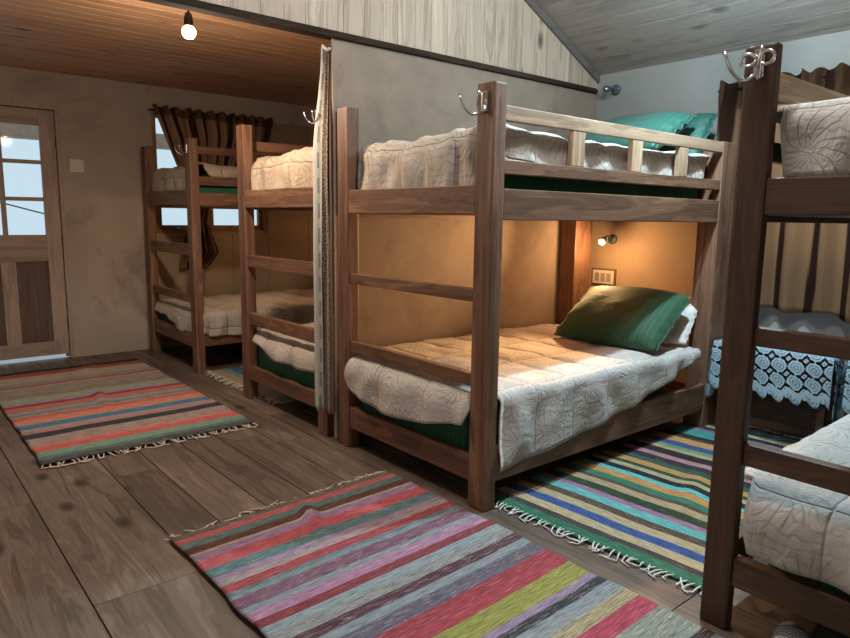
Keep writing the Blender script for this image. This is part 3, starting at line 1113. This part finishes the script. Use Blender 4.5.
# ------------------------------------------------------------------ pillows
def pillow(name, label, mat, loc, rot, L, Wd, H, seed, flange=0.03, cat='pillow', group=None):
    m = MB()
    n = 44

    def prof(u, v):
        a = max(0.0, 1 - abs(u) ** 3.2)
        b = max(0.0, 1 - abs(v) ** 3.2)
        return (a * b) ** 0.55

    def face(sg):
        def fn(i, j):
            u, v = i * 2 - 1, j * 2 - 1
            h = prof(u, v) * H / 2
            pin = 1 - 0.06 * (1 - abs(v) ** 2) * abs(u) ** 4
            pin2 = 1 - 0.06 * (1 - abs(u) ** 2) * abs(v) ** 4
            x = u * L / 2 * pin2
            y = v * Wd / 2 * pin
            nn = noise.noise(Vector((x * 6 + seed, y * 6, sg * 1.0)))
            edge = max(abs(u), abs(v))
            rip = 0.006 * math.sin(v * 16 + seed) * sm((abs(u) - 0.8) / 0.2)
            z = sg * (h + 0.012 * nn * min(1, prof(u, v) * 2)) + rip
            return (x, y, z)
        return fn
    m.grid(n, n, face(1), lambda u, v: (u * L, v * Wd))
    m.grid(n, n, face(-1), lambda u, v: (u * L, v * Wd))
    bmesh.ops.remove_doubles(m.bm, verts=m.bm.verts, dist=0.0012)
    bmesh.ops.recalc_face_normals(m.bm, faces=m.bm.faces)
    r = thing(name, label, cat, loc, group)
    r.rotation_euler = rot
    m.build('pillow_body', mat, r)
    # ruffled flange at both ends
    for sg in (-1, 1):
        f = MB()

        def ff(i, j):
            v = j * 2 - 1
            x = sg * (L / 2 * (1 - 0.02) + flange * i - 0.012)
            return (x, v * Wd / 2 * 0.97, 0.004 * math.sin(v * 22 + sg) * (0.4 + i) + 0.006 * math.sin(v * 16 + seed))
        f.grid(5, 40, ff, lambda u, v: (u * flange, v * Wd))
        f.build('ruffled_end', mat, r, solid=0.004, offset=0)
    return r


# local x -> across the bed (-y), local y -> up the slope
def lean(tilt, yaw=0.0, roll=0.0):
    """matrix euler: pillow long side along y, its short side leaning up towards the headboard"""
    ex = Vector((math.sin(yaw), -math.cos(yaw), 0))             # long side
    fw = Vector((math.cos(yaw), math.sin(yaw), 0))
    ey = fw * math.cos(tilt) + Vector((0, 0, 1)) * math.sin(tilt)
    ez = ex.cross(ey)
    M = Matrix((ex, ey, ez)).transposed()
    M = M @ Matrix.Rotation(roll, 3, 'Y')
    return M.to_euler()


pillow('pillow', 'dark green striped pillow propped on the lower level of the middle bunk', GREEND, (1.52, 0.375, 0.69), lean(math.radians(33), math.radians(5)), 0.66, 0.50, 0.19, 1)
pillow('pillow', 'large green satin pillow standing above the guard rail of the middle bunk', GREENU, (1.72, 0.56, 1.78), lean(math.radians(28), math.radians(-3)), 0.72, 0.46, 0.18, 2)
pillow('pillow', 'second green pillow tucked behind the large satin one on the middle bunk', GREENU, (2.01, 0.33, 1.765), lean(math.radians(58), math.radians(-4)), 0.30, 0.36, 0.12, 3)
pw = pillow('pillow', 'white and tan pillow end showing behind the dark green pillow', WHITEC, (1.78, 0.22, 0.65), lean(math.radians(42), math.radians(12)), 0.30, 0.32, 0.08, 4, flange=0.02)

# ------------------------------------------------------------------ rugs


def rug(name, label, x0, x1, y0, y1, along, stripes, mat, fringe_ends, fmat, seed=0, bumps=(), skew=0.0, h=0.012, fr_len=0.05):
    """along: axis across which the stripes change; stripes: list of (coord, hex, fleck)"""
    r = thing(name, label, 'rug', ((x0 + x1) / 2, (y0 + y1) / 2, 0), 'woven rag rugs')
    cx, cy = (x0 + x1) / 2, (y0 + y1) / 2
    LX, LY = x1 - x0, y1 - y0
    # break points so that each stripe has sharp edges
    lo, hi = (y0, y1) if along == 'y' else (x0, x1)
    pts = []
    st = [s for s in stripes]
    for i, s in enumerate(st):
        e = st[i + 1][0] if i + 1 < len(st) else hi
        n = max(1, int(round((e - s[0]) / 0.025)))
        for k in range(n):
            pts.append((s[0] + (e - s[0]) * k / n, s[1], s[2]))
    pts.append((hi, st[-1][1], st[-1][2]))
    nA = len(pts)
    nB = 60
    off = seed * 11.3

    def zz(x, y):
        z = h + 0.003 * noise.noise(Vector((x * 4 + off, y * 4, 0)))
        for (bx, by, dx, dy, wd, ht, ln) in bumps:
            # crease along direction (dx,dy)
            px, py = x - bx, y - by
            a = px * dx + py * dy
            b = -px * dy + py * dx
            z += ht * math.exp(-(b / wd) ** 2) * math.exp(-(a / ln) ** 2)
        return z

    def fn(u, v):
        c = pts[int(round(u * (nA - 1)))][0]
        if along == 'y':
            x, y = x0 + LX * v, c
            w = 0.006 * noise.noise(Vector((c * 5 + off, v * 0.6, 3)))
            y2 = y + 0.010 * noise.noise(Vector((x * 3.0, off, y * 1.5))) + skew * (v - .5)
            x2 = x + (0.012 * noise.noise(Vector((y * 7, off + 9, 0)))) * (1 if v in (0.0, 1.0) else 0.5) + w
        else:
            x, y = c, y0 + LY * v
            x2 = x + 0.012 * noise.noise(Vector((y * 2.6, off, x * 1.5))) + skew * (v - .5)
            y2 = y + 0.012 * noise.noise(Vector((x * 7, off + 9, 0)))
        return (x2 - cx, y2 - cy, zz(x2, y2))

    def uvf(u, v):
        c = pts[int(round(u * (nA - 1)))][0]
        return ((LX if along == 'y' else LY) * v, c)

    def colf(u, v):
        q = pts[int(u * (nA - 1))]
        c = lin(q[1])
        return (c[0], c[1], c[2], q[2])
    m = MB()
    m.grid(nA, nB, fn, uvf, colfn=colf)
    o = m.build('woven_field', mat, r, solid=0.009, offset=-1)
    rr = random.Random(seed + 40)
    for e in fringe_ends:
        f = MB()
        n = 46
        for i in range(n):
            v = (i + rr.uniform(-.2, .2) + 0.5) / n
            b = Vector(fn(0.0 if e < 0 else 1.0, min(1, max(0, v))))
            d = Vector((0, e, 0)) if along == 'y' else Vector((e, 0, 0))
            sd = Vector((1, 0, 0)) if along == 'y' else Vector((0, 1, 0))
            L = rr.uniform(0.45, 1.25) * fr_len
            k1, k2 = rr.uniform(-1, 1) * 0.03, rr.uniform(-1, 1) * 0.05
            b.z = max(b.z, 0.009)
            P = [b - d * 0.012, b + d * L * 0.3 + sd * k1 * .5, b + d * L * 0.7 + sd * k1, b + d * L + sd * k2]
            P[0].z = b.z
            P[1].z = b.z * 0.8 + 0.003
            P[2].z = 0.0055
            P[3].z = 0.0045 + rr.random() * 0.006
            f.tube(P, [0.003, 0.004, 0.0038, 0.0025], 5)
        tag(f.build('fringe', fmat, r), kind='stuff')
    return r


A_ = [(1.735, '#3f4c50', .7), (1.80, '#5d7c7a', .7), (1.845, '#6fae9c', .5), (1.93, '#d9584c', .1), (2.01, '#d97b86', .4), (2.05, '#b3a089', .7),
      (2.12, '#b79fa8', .9), (2.19, '#1f3846', .1), (2.285, '#c78f8d', .8), (2.345, '#b9a7b6', .7), (2.385, '#2f86b3', .1), (2.475, '#d9a45f', .2),
      (2.51, '#e68a7a', .1), (2.60, '#d95f4e', .1), (2.655, '#b6a48b', .6), (2.70, '#7f9c9a', .8), (2.74, '#b7a2bd', .2), (2.805, '#b08a56', .5),
      (2.84, '#e07446', .1), (2.905, '#a82a62', .0), (2.965, '#b5a0bd', .2), (3.02, '#aebda0', .4), (3.14, '#a39a80', .95), (3.24, '#b3a58e', .8),
      (3.33, '#9fae97', .5), (3.42, '#e29a8e', .1), (3.47, '#b35349', .1), (3.51, '#a7ad9b', .4), (3.62, '#cdbda6', .2), (3.82, '#b8543a', .1), (3.94, '#20242c', .0)]
rug('rag_rug', 'striped rag rug on the floor before the door, teal, coral and magenta bands', -1.37, -0.23, 1.735, 4.02, 'y', A_, RUG, (-1,), GREYF, 1,
    bumps=[(-0.8, 2.95, 0.12, 1.0, 0.03, 0.02, 0.3), (-0.75, 3.7, 0.5, 0.9, 0.05, 0.012, 0.3)])

B_ = [(-1.75, '#8d9aa0', .8), (-1.55, '#7a2a3f', .3), (-1.40, '#9aa690', .6), (-1.28, '#4d4a5c', .8), (-1.20, '#93a2a6', .7), (-1.085, '#2e2730', .9), (-1.045, '#8f9f95', .8), (-0.895, '#b02450', .1),
      (-0.82, '#a9a47a', .7), (-0.765, '#8fa0a8', .5), (-0.70, '#3a3f45', .95), (-0.662, '#a58cb0', .3), (-0.63, '#a5a43f', .3), (-0.585, '#9da23c', .2),
      (-0.535, '#b3273c', .1), (-0.475, '#a82138', .2), (-0.42, '#6c6578', .9), (-0.352, '#8e9fa8', .4), (-0.31, '#5a2f3a', .9), (-0.26, '#9aa0a0', .95),
      (-0.205, '#92a9ae', .3), (-0.16, '#8e2737', .1), (-0.115, '#b884a8', .5), (-0.06, '#8d9fa8', .5), (-0.03, '#86566f', .7), (0.035, '#8798a0', .9), (0.06, '#5f8a90', .6), (0.08, '#b02f3d', .2),
      (0.13, '#b5a2a0', .9), (0.165, '#a98cab', .7), (0.20, '#57878b', .7), (0.265, '#cb4853', .1), (0.34, '#aa86b4', .4), (0.39, '#c5b79c', .2), (0.405, '#64302b', .2),
      (0.455, '#55807f', .6), (0.505, '#cb4b52', .1), (0.545, '#6b6557', .8)]
rug('rag_rug', 'striped rag rug nearest the camera, red, mauve and pale blue bands with a crease', -1.14, -0.065, -1.75, 0.585, 'y', B_, RUG, (1,), GREYF, 2,
    bumps=[(-0.62, 0.40, 0.25, 1.0, 0.028, 0.03, 0.15)], skew=0.04)

C_ = [(0.13, '#1c7a58', .05), (0.20, '#4a3b3a', .2), (0.24, '#cbb788', .05), (0.30, '#1f4f9e', .0), (0.36, '#c7b283', .05), (0.42, '#5d4a38', .15), (0.475, '#5fc3bd', .05),
      (0.54, '#a9789a', .05), (0.585, '#21421f', .05), (0.655, '#bfa274', .05), (0.715, '#5b4334', .1), (0.745, '#1f7f5c', .0), (0.80, '#d08e35', .0), (0.865, '#57c6c2', .0), (0.91, '#17151c', .0),
      (0.965, '#c0b286', .05), (1.01, '#2c4a22', .05), (1.05, '#cf9140', .0), (1.11, '#1f5b46', .05), (1.17, '#2a1f28', .1), (1.235, '#c08389', .05), (1.29, '#141419', .0), (1.375, '#c4ab72', .05),
      (1.42, '#6f9f72', .15), (1.47, '#234a8f', .0), (1.545, '#d2993f', .0), (1.635, '#4a2a20', .1), (1.665, '#15161c', .0), (1.72, '#2f9f97', .0), (1.84, '#8a6c8f', .05), (1.885, '#15161c', .0), (1.94, '#b0b08a', .1),
      (2.0, '#1c3a40', .2), (2.08, '#20252b', .7)]
rug('rag_rug', 'bright striped rug between the middle and nearest bunks, green, yellow and blue bands', 0.13, 2.14, -0.955, 0.13, 'x', C_, RUG, (-1, 1), WHITEF, 3,
    bumps=[(0.95, -0.45, 0.9, 0.3, 0.05, 0.014, 0.25)], skew=-0.05)

D_ = [(0.10, '#c9b79c', .3), (0.19, '#7fb0bb', .1), (0.26, '#2f7fae', .0), (0.36, '#cdbb98', .2), (0.44, '#38424a', .3), (0.52, '#c98e4a', .1), (0.62, '#2b7a62', .1), (0.7, '#c9b68f', .2), (0.8, '#1d2730', .1), (0.95, '#a04a4a', .1),
      (1.1, '#cdbb98', .2), (1.3, '#2f7fae', .0), (1.5, '#38424a', .3)]
rug('rag_rug', 'cream and blue rug between the two far bunks, its fringed corner showing', 0.10, 1.75, 2.05, 3.24, 'x', D_, RUG, (-1,), WHITEF, 4, fr_len=0.06)

# ------------------------------------------------------------------ fabric strip over the partition end
st_ = thing('fabric_strip', 'narrow pale cloth strip with dashes hanging over the end of the partition', 'cloth', (0, 0, 0))


def strip_fn(y_a, y_b, xo, folds, ph0, amp):
    def fn(u, v):
        z = 0.17 + v * (2.14 - 0.17)
        tp = sm((z - 1.55) / 0.6)
        ya = y_a + (y_b - y_a) * u
        ya = ya * (1 - 0.55 * tp) + (1.205) * 0.55 * tp
        x = xo - amp * math.sin(u * folds * 2 * PI + ph0 + 0.5 * math.sin(2.3 * z)) + 0.006 * noise.noise(Vector((u * 3, z * 2, ph0)))
        return (x + 0.02 * tp, ya, z + (0.012 * math.sin(u * 14) if v == 0 else 0))
    return fn


kk = NT('dashed_cloth')
uvn = kk.n('ShaderNodeUVMap').outputs[0]
sp = kk.n('ShaderNodeSeparateXYZ')
kk.l(uvn, sp.inputs[0])
dash = kk.math('LESS_THAN', kk.math('ABSOLUTE', kk.math('SUBTRACT', sp.outputs[0], 0.045)), 0.006)
dv = kk.math('LESS_THAN', kk.math('FRACT', kk.math('DIVIDE', sp.outputs[1], 0.135)), 0.62)
cc = kk.mix(kk.noise(kk.mapping(uvn, (30, 8, 1)), 1.0, 4), lin('#a7aba9'), lin('#cfd0cc'))
cc = kk.mix(kk.math('MULTIPLY', kk.math('MULTIPLY', dash, dv), 0.7), cc, lin('#6f777c'))
kk.color(cc)
kk.rough(0.9)
kl = NT('mottled_lace_edge')
uvn = kl.n('ShaderNodeUVMap').outputs[0]
nz = kl.noise(kl.mapping(uvn, (120, 120, 1)), 1.0, 2, 0.7)
kl.color(kl.ramp(nz, [(0.40, lin('#4c3a30')), (0.5, lin('#8f8478')), (0.62, lin('#b9b2a8'))]))
kl.rough(0.95)
kb = cloth('brown_cloth_edge', '#7a5a43', 0.9)
MB().grid(24, 90, strip_fn(1.335, 1.245, -0.035, 1.0, 0.4, 0.010), lambda u, v: (u * 0.09, v * 1.97)).build('dashed_panel', kk.m, st_, solid=0.003)
MB().grid(24, 90, strip_fn(1.247, 1.185, -0.03, 1.0, 2.4, 0.010), lambda u, v: (u * 0.08, v * 1.97)).build('lace_edge', kl.m, st_, solid=0.003)
MB().grid(10, 90, strip_fn(1.187, 1.166, -0.024, 0.5, 0.2, 0.006), lambda u, v: (u * 0.03, v * 1.97)).build('brown_edge', kb, st_, solid=0.003)
MB().tube([(-0.02, 1.17, 2.12), (-0.03, 1.19, 2.115), (-0.035, 1.21, 2.13), (-0.03, 1.235, 2.145)], [0.006, 0.009, 0.009, 0.006], 8).build('knot', WHITEC, st_)


# ------------------------------------------------------------------ small tables with lace cloths
def small_table(name, label, cloth_label, y0, y1, x0, x1, zt, group):
    t = thing(name, label, 'table', ((x0 + x1) / 2, (y0 + y1) / 2, 0.014), group)
    zc, zt = zt, zt - 0.014
    hx, hy = (x1 - x0) / 2, (y1 - y0) / 2
    MB().box(-hx, hx, -hy, hy, zt - 0.028, zt, 0.004).build('tabletop', TABLEW, t)
    for sx in (-1, 1):
        for sy in (-1, 1):
            a, b = sx * (hx - 0.045), sy * (hy - 0.045)
            MB().box(a - 0.02, a + 0.02, b - 0.02, b + 0.02, 0, zt - 0.0285, 0.004).build('leg', TABLEW, t)
    MB().box(-hx + 0.07, hx - 0.07, -hy + 0.025, -hy + 0.04, zt - 0.1, zt - 0.0285, 0.002).box(-hx + 0.07, hx - 0.07, hy - 0.04, hy - 0.025, zt - 0.1, zt - 0.0285, 0.002).box(
        -hx + 0.025, -hx + 0.04, -hy + 0.07, hy - 0.07, zt - 0.1, zt - 0.0285, 0.002).build('apron', TABLEW, t)
    MB().box(hx - 0.02, hx - 0.006, -hy + 0.066, hy - 0.066, 0.06, zt - 0.0285, 0.002).build('shade_panel', TABLEW, t)  # dark panel added to stand in for the shade under the table
    # cloth: top sheet plus a front drop with scalloped hem and side drops
    c = thing('lace_cloth', cloth_label, 'tablecloth', ((x0 + x1) / 2, (y0 + y1) / 2, zc), 'lace cloths on the small tables')
    drop = 0.285
    m = MB()
    m.grid(30, 40, lambda u, v: (-hx - 0.006 + u * (2 * hx + 0.01), (-hy - 0.006) + v * (2 * hy + 0.012), 0.006 + 0.001 * math.sin(9 * u + 7 * v)),
           lambda u, v: (v * 2 * hy + 0.02, 0.30 + u * 2 * hx))
    n = 120

    def front(u, v):
        y = hy + 0.006 - u * (2 * hy + 0.012)
        sc = 0.035 * abs(math.sin(u * PI * (2 * hy) / 0.088))
        d = (drop - 0.035 + sc) * v
        bulge = 0.012 + 0.010 * math.sin(u * 11 + 1) * v
        return (-hx - 0.006 - bulge * (1 if v > 0 else 0) * min(1, v * 4), y, 0.006 - d)
    m.grid(n, 24, front, lambda u, v: (u * 2 * hy + 0.02, 0.30 - v * 0.285))
    for sg in (-1, 1):
        def side(u, v):
            x = -hx - 0.006 + u * (2 * hx)
            ln = drop + 0.10 * (1 - u) ** 2 - 0.035 + 0.03 * abs(math.sin(u * PI * 2 * hx / 0.088))
            return (x - 0.02 * v * (1 - u), sg * (hy + 0.006 + 0.014 * min(1, v * 4) + 0.02 * v * math.sin(u * 14 + 1) * 0.5), 0.006 - ln * v)
        m.grid(60, 24, side, lambda u, v: (u * 2 * hx, 0.30 - v * 0.285))
    m.build('lace', LACE, c, solid=0.0015)
    u = MB().box(-hx - 0.003, hx + 0.003, -hy - 0.004, hy + 0.004, 0.0005, 0.0035, 0.001)
    u.build('under_cloth', UNDERC, c)
    return t


small_table('side_table', 'small dark table under a pale blue lace cloth between the middle and nearest bunks', 'pale blue lace cloth with a scalloped hem on the table between the bunks',
            -0.675, -0.035, 1.90, 2.17, 0.552, 'lace covered tables by the back wall')
small_table('side_table', 'second small table with a lace cloth, mostly hidden behind the nearest bunk', 'lace cloth on the second table, only its edge showing behind the nearest bunk',
            -0.965, -0.735, 1.95, 2.17, 0.545, 'lace covered tables by the back wall')


# ------------------------------------------------------------------ lamps and sockets
def wall_spot(label, loc, lit, reach=(-0.065, 0.03, -0.004), aim=(-0.85, 0.1, -0.5), watts=5, col=(1.0, 0.55, 0.24)):
    t = thing('wall_lamp', label, 'lamp', loc, 'small wall spot lamps')
    Rm = Matrix.Rotation(-PI / 2, 4, 'Y')
    MB().lathe([(0.0, 0.0), (0.036, 0.0), (0.036, 0.014), (0.028, 0.02), (0.0, 0.02)], 24, Rm).build('lamp_base', LAMPG, t)
    q = Vector(aim).normalized().to_track_quat('Z', 'Y').to_matrix().to_4x4()
    R = Vector(reach)
    M = Matrix.Translation(R) @ q
    back = M @ Vector((0, 0, -0.03))
    c0 = Vector((-0.018, 0, 0))
    path = [c0.lerp(back, i / 8) + Vector((0, 0, 0.02 * math.sin(PI * i / 8))) for i in range(9)]
    MB().tube(path, 0.006).build('lamp_arm', LAMPG, t)
    MB().lathe([(0.0, -0.03), (0.016, -0.03), (0.024, -0.012), (0.027, 0.014), (0.024, 0.014), (0.02, -0.008), (0.0, -0.01)], 24, M).build('lamp_head', LAMPG, t)
    MB().lathe([(0.0, -0.004), (0.014, 0.002), (0.019, 0.016), (0.014, 0.028), (0.0, 0.032)], 20, M).build('bulb', BULBW if lit else METAL, t)
    if lit:
        L = bpy.data.lights.new('bunk_lamp_light', 'SPOT')
        L.spot_size = math.radians(102)
        L.spot_blend = 1.0
        L.energy = watts
        L.color = col
        L.shadow_soft_size = 0.025
        o = bpy.data.objects.new('bunk_lamp_light', L)
        COL.objects.link(o)
        o.parent = t
        o.location = M @ Vector((0, 0, 0.06))
        o.rotation_euler = Vector((-1, -0.28, 0.08)).to_track_quat('-Z', 'Y').to_euler()
        L2 = bpy.data.lights.new('bunk_lamp_glow', 'POINT')
        L2.energy = watts * 0.045
        L2.color = col
        L2.shadow_soft_size = 0.025
        o2 = bpy.data.objects.new('bunk_lamp_glow', L2)
        COL.objects.link(o2)
        o2.parent = t
        o2.location = M @ Vector((0, 0, 0.06))
    return t


wall_spot('small lit spot lamp on the tan board at the head of the middle bunk', (XW - 0.013, 0.95, 1.125), True, reach=(-0.27, -0.10, -0.006), aim=(-0.8, -0.2, -0.55), watts=240)
wall_spot('unlit round metal lamp high on the pale wall above the middle bunk', (XW, 1.0, 2.18), False, reach=(-0.075, 0.03, 0.0), aim=(-0.8, -0.5, -0.2))
wall_spot('lit spot lamp at the head of the far corner bunk, glow only', (XW - 0.013, 4.05, 1.11), True, reach=(-0.2, -0.1, 0.0), watts=50)
wall_spot('lit spot lamp at the head of the bunk behind the fabric strip, glow only', (XW - 0.013, 2.1, 1.11), True, reach=(-0.2, -0.1, 0.0), watts=25)

so = thing('wall_socket', 'white double socket in a brown frame on the board above the dark green pillow', 'socket', (XW - 0.0125, 1.01, 0.845))
MB().box(-0.010, 0, -0.105, 0.105, -0.062, 0.062, 0.003).build('socket_frame', SOCKF, so)
pl_ = MB().box(-0.016, -0.0105, -0.092, 0.092, -0.05, 0.05, 0.003).build('face_plate', WHITEP, so)
for yy in (-0.05, 0.0, 0.05):
    MB().box(-0.021, -0.0165, yy - 0.018, yy + 0.018, -0.03, 0.03, 0.002).build('switch_rocker' if yy == 0.05 else 'outlet', SOCKG, so)


def pendant(label, loc, ztop, mat, col, watts, soft=0.04, shade=None, cone=True):
    t = thing('pendant_lamp', label, 'lamp', loc, None)
    h = ztop - loc[2]
    MB().lathe([(0.0, h - 0.03), (0.04, h - 0.028), (0.045, h), (0.0, h)], 24).build('ceiling_rose', IRON, t)
    MB().tube([(0, 0, 0.07), (0.002, 0.0, h * 0.5), (0, 0, h - 0.028)], 0.006).build('cord', IRON, t)
    MB().lathe([(0.0, 0.085), (0.016, 0.083), (0.022, 0.06), (0.024, 0.02), (0.0, 0.018)], 20).build('lamp_holder', IRON, t)
    MB().lathe([(0.0, -0.045), (0.022, -0.040), (0.034, -0.022), (0.036, -0.004), (0.028, 0.012), (0.016, 0.022), (0.0, 0.024)], 24).build('bulb', mat, t)
    if shade and cone:
        MB().lathe([(0.026, 0.062), (0.10, 0.02), (0.14, -0.052), (0.137, -0.052), (0.097, 0.017), (0.026, 0.058)], 32).build('lamp_shade', LAMPG, t)
    L = bpy.data.lights.new('pendant_light', 'SPOT' if shade else 'POINT')
    if shade:
        L.spot_size = math.radians(shade)
        L.spot_blend = 0.45
    L.energy = watts
    L.color = col
    L.shadow_soft_size = soft
    o = bpy.data.objects.new('pendant_light', L)
    COL.objects.link(o)
    o.parent = t
    o.location = (0, 0, -0.10)
    if shade:
        L2 = bpy.data.lights.new('pendant_glow', 'POINT')
        L2.energy = watts * (0.27 if cone else 0.55)
        L2.color = col
        L2.shadow_soft_size = 0.06
        o2 = bpy.data.objects.new('pendant_glow', L2)
        COL.objects.link(o2)
        o2.parent = t
        o2.location = (0, 0, -0.12)
    return t


pendant('glowing warm bulb hanging under the low board ceiling near the beam', (-0.575, 1.65, 2.203), ZL, BULBW, (1.0, 0.76, 0.55), 46, shade=176, cone=False)
pendant('cool white bulb hanging from the sloped ceiling above the aisle between the bunks', (1.15, -0.33, 2.62), roof(1.15), BULBC, (0.62, 0.87, 1.0), 155, 0.03, shade=132)
pendant('added soft white fill bulb at the ridge, out of view over the open floor', (-0.20, -0.75, 3.15), roof(-0.20), BULBC, (1.0, 0.97, 0.94), 86, 0.12)  # unseen fill lamp, added to lift the ambient light from above

# ------------------------------------------------------------------ slipper under the nearest bunk
sl = thing('slipper', 'white woven slipper poking out beneath the nearest bunk', 'slipper', (0.068, -1.236, 0), None, math.radians(20))
kw = NT('white_weave')
tcn = kw.n('ShaderNodeTexCoord').outputs['Object']
ck = kw.n('ShaderNodeTexChecker')
ck.inputs['Scale'].default_value = 130
kw.l(tcn, ck.inputs['Vector'])
kw.color(kw.mix(ck.outputs['Fac'], lin('#f4f6f7'), lin('#a0a6aa')))
kw.rough(0.8)
mm = MB()


def sole(n, z0, z1):
    pts = []
    for i in range(n):
        a = 2 * PI * i / n
        w = 0.045 + 0.008 * math.cos(a)
        pts.append((0.125 * math.cos(a), w * math.sin(a)))
    mm.prism(pts, 'z', z0, z1)


sole(32, 0.0, 0.022)
mm.build('sole', plain('white_sole', '#c8cac9', 0.7), sl)


def upper(u, v):
    a = (u - 0.5) * PI
    x = -0.118 + v * 0.15
    hw = 0.050 * math.sqrt(max(0.02, 1 - ((v - 0.75) / 0.86) ** 2))
    return (x, hw * math.sin(a), 0.022 + 0.034 * math.cos(a) * (0.25 + 0.75 * math.sin(min(1, v * 1.2) * PI / 2)))


MB().grid(24, 16, upper).build('upper', kw.m, sl, solid=0.004)

# ------------------------------------------------------------------ world, camera, settings
Wd = bpy.data.worlds.new('sky')
S.world = Wd
Wd.use_nodes = True
nt = Wd.node_tree
bg = nt.nodes.get('Background')
bg.inputs[0].default_value = (0.74, 0.90, 1.0, 1)
bg.inputs[1].default_value = 0.9


def portal(loc, rot, sx, sy):
    L = bpy.data.lights.new('window_portal', 'AREA')
    L.shape = 'RECTANGLE'
    L.size, L.size_y = sx, sy
    L.cycles.is_portal = True
    o = bpy.data.objects.new('window_portal', L)
    COL.objects.link(o)
    o.location = loc
    o.rotation_euler = rot


portal((XL - 0.13, -1.5, 1.475), (0, -PI / 2, 0), 1.05, 1.6)
portal((XL - 0.13, 2.25, 1.475), (0, -PI / 2, 0), 1.05, 1.3)
portal((XW + 0.13, (BY0 + BY1) / 2, (BZ0 + BZ1) / 2), (0, PI / 2, 0), BH, BW)
portal((-1.06, YD + 0.13, 1.5), (-PI / 2, 0, 0), 0.9, 1.1)
portal((0.695, YD + 0.13, 1.63), (-PI / 2, 0, 0), 1.1, 1.1)

cam = bpy.data.cameras.new('camera')
co = bpy.data.objects.new('camera', cam)
COL.objects.link(co)
h, p, r = math.radians(49.97464), math.radians(-8.67801), math.radians(0.76892)
Fv = Vector((math.cos(p) * math.cos(h), math.cos(p) * math.sin(h), math.sin(p)))
Rv = Vector((math.sin(h), -math.cos(h), 0))
Uv = Rv.cross(Fv)
R2 = Rv * math.cos(r) + Uv * math.sin(r)
U2 = -Rv * math.sin(r) + Uv * math.cos(r)
M = Matrix((R2, U2, -Fv)).transposed().to_4x4()
M.translation = Vector((-1.95109, -1.91465, 1.26326))
co.matrix_world = M
cam.sensor_width = 36.0
cam.lens = 664.945 / 850 * 36.0
cam.clip_start = 0.05
S.camera = co

S.view_settings.view_transform = 'Standard'
S.view_settings.look = 'None'
S.view_settings.gamma = 1.0
S.view_settings.exposure = 0.0
S.cycles.use_denoising = True
S.cycles.max_bounces = 8
S.cycles.diffuse_bounces = 5
S.cycles.transparent_max_bounces = 12
S.cycles.sample_clamp_indirect = 6
S.cycles.caustics_reflective = False
S.cycles.caustics_refractive = False
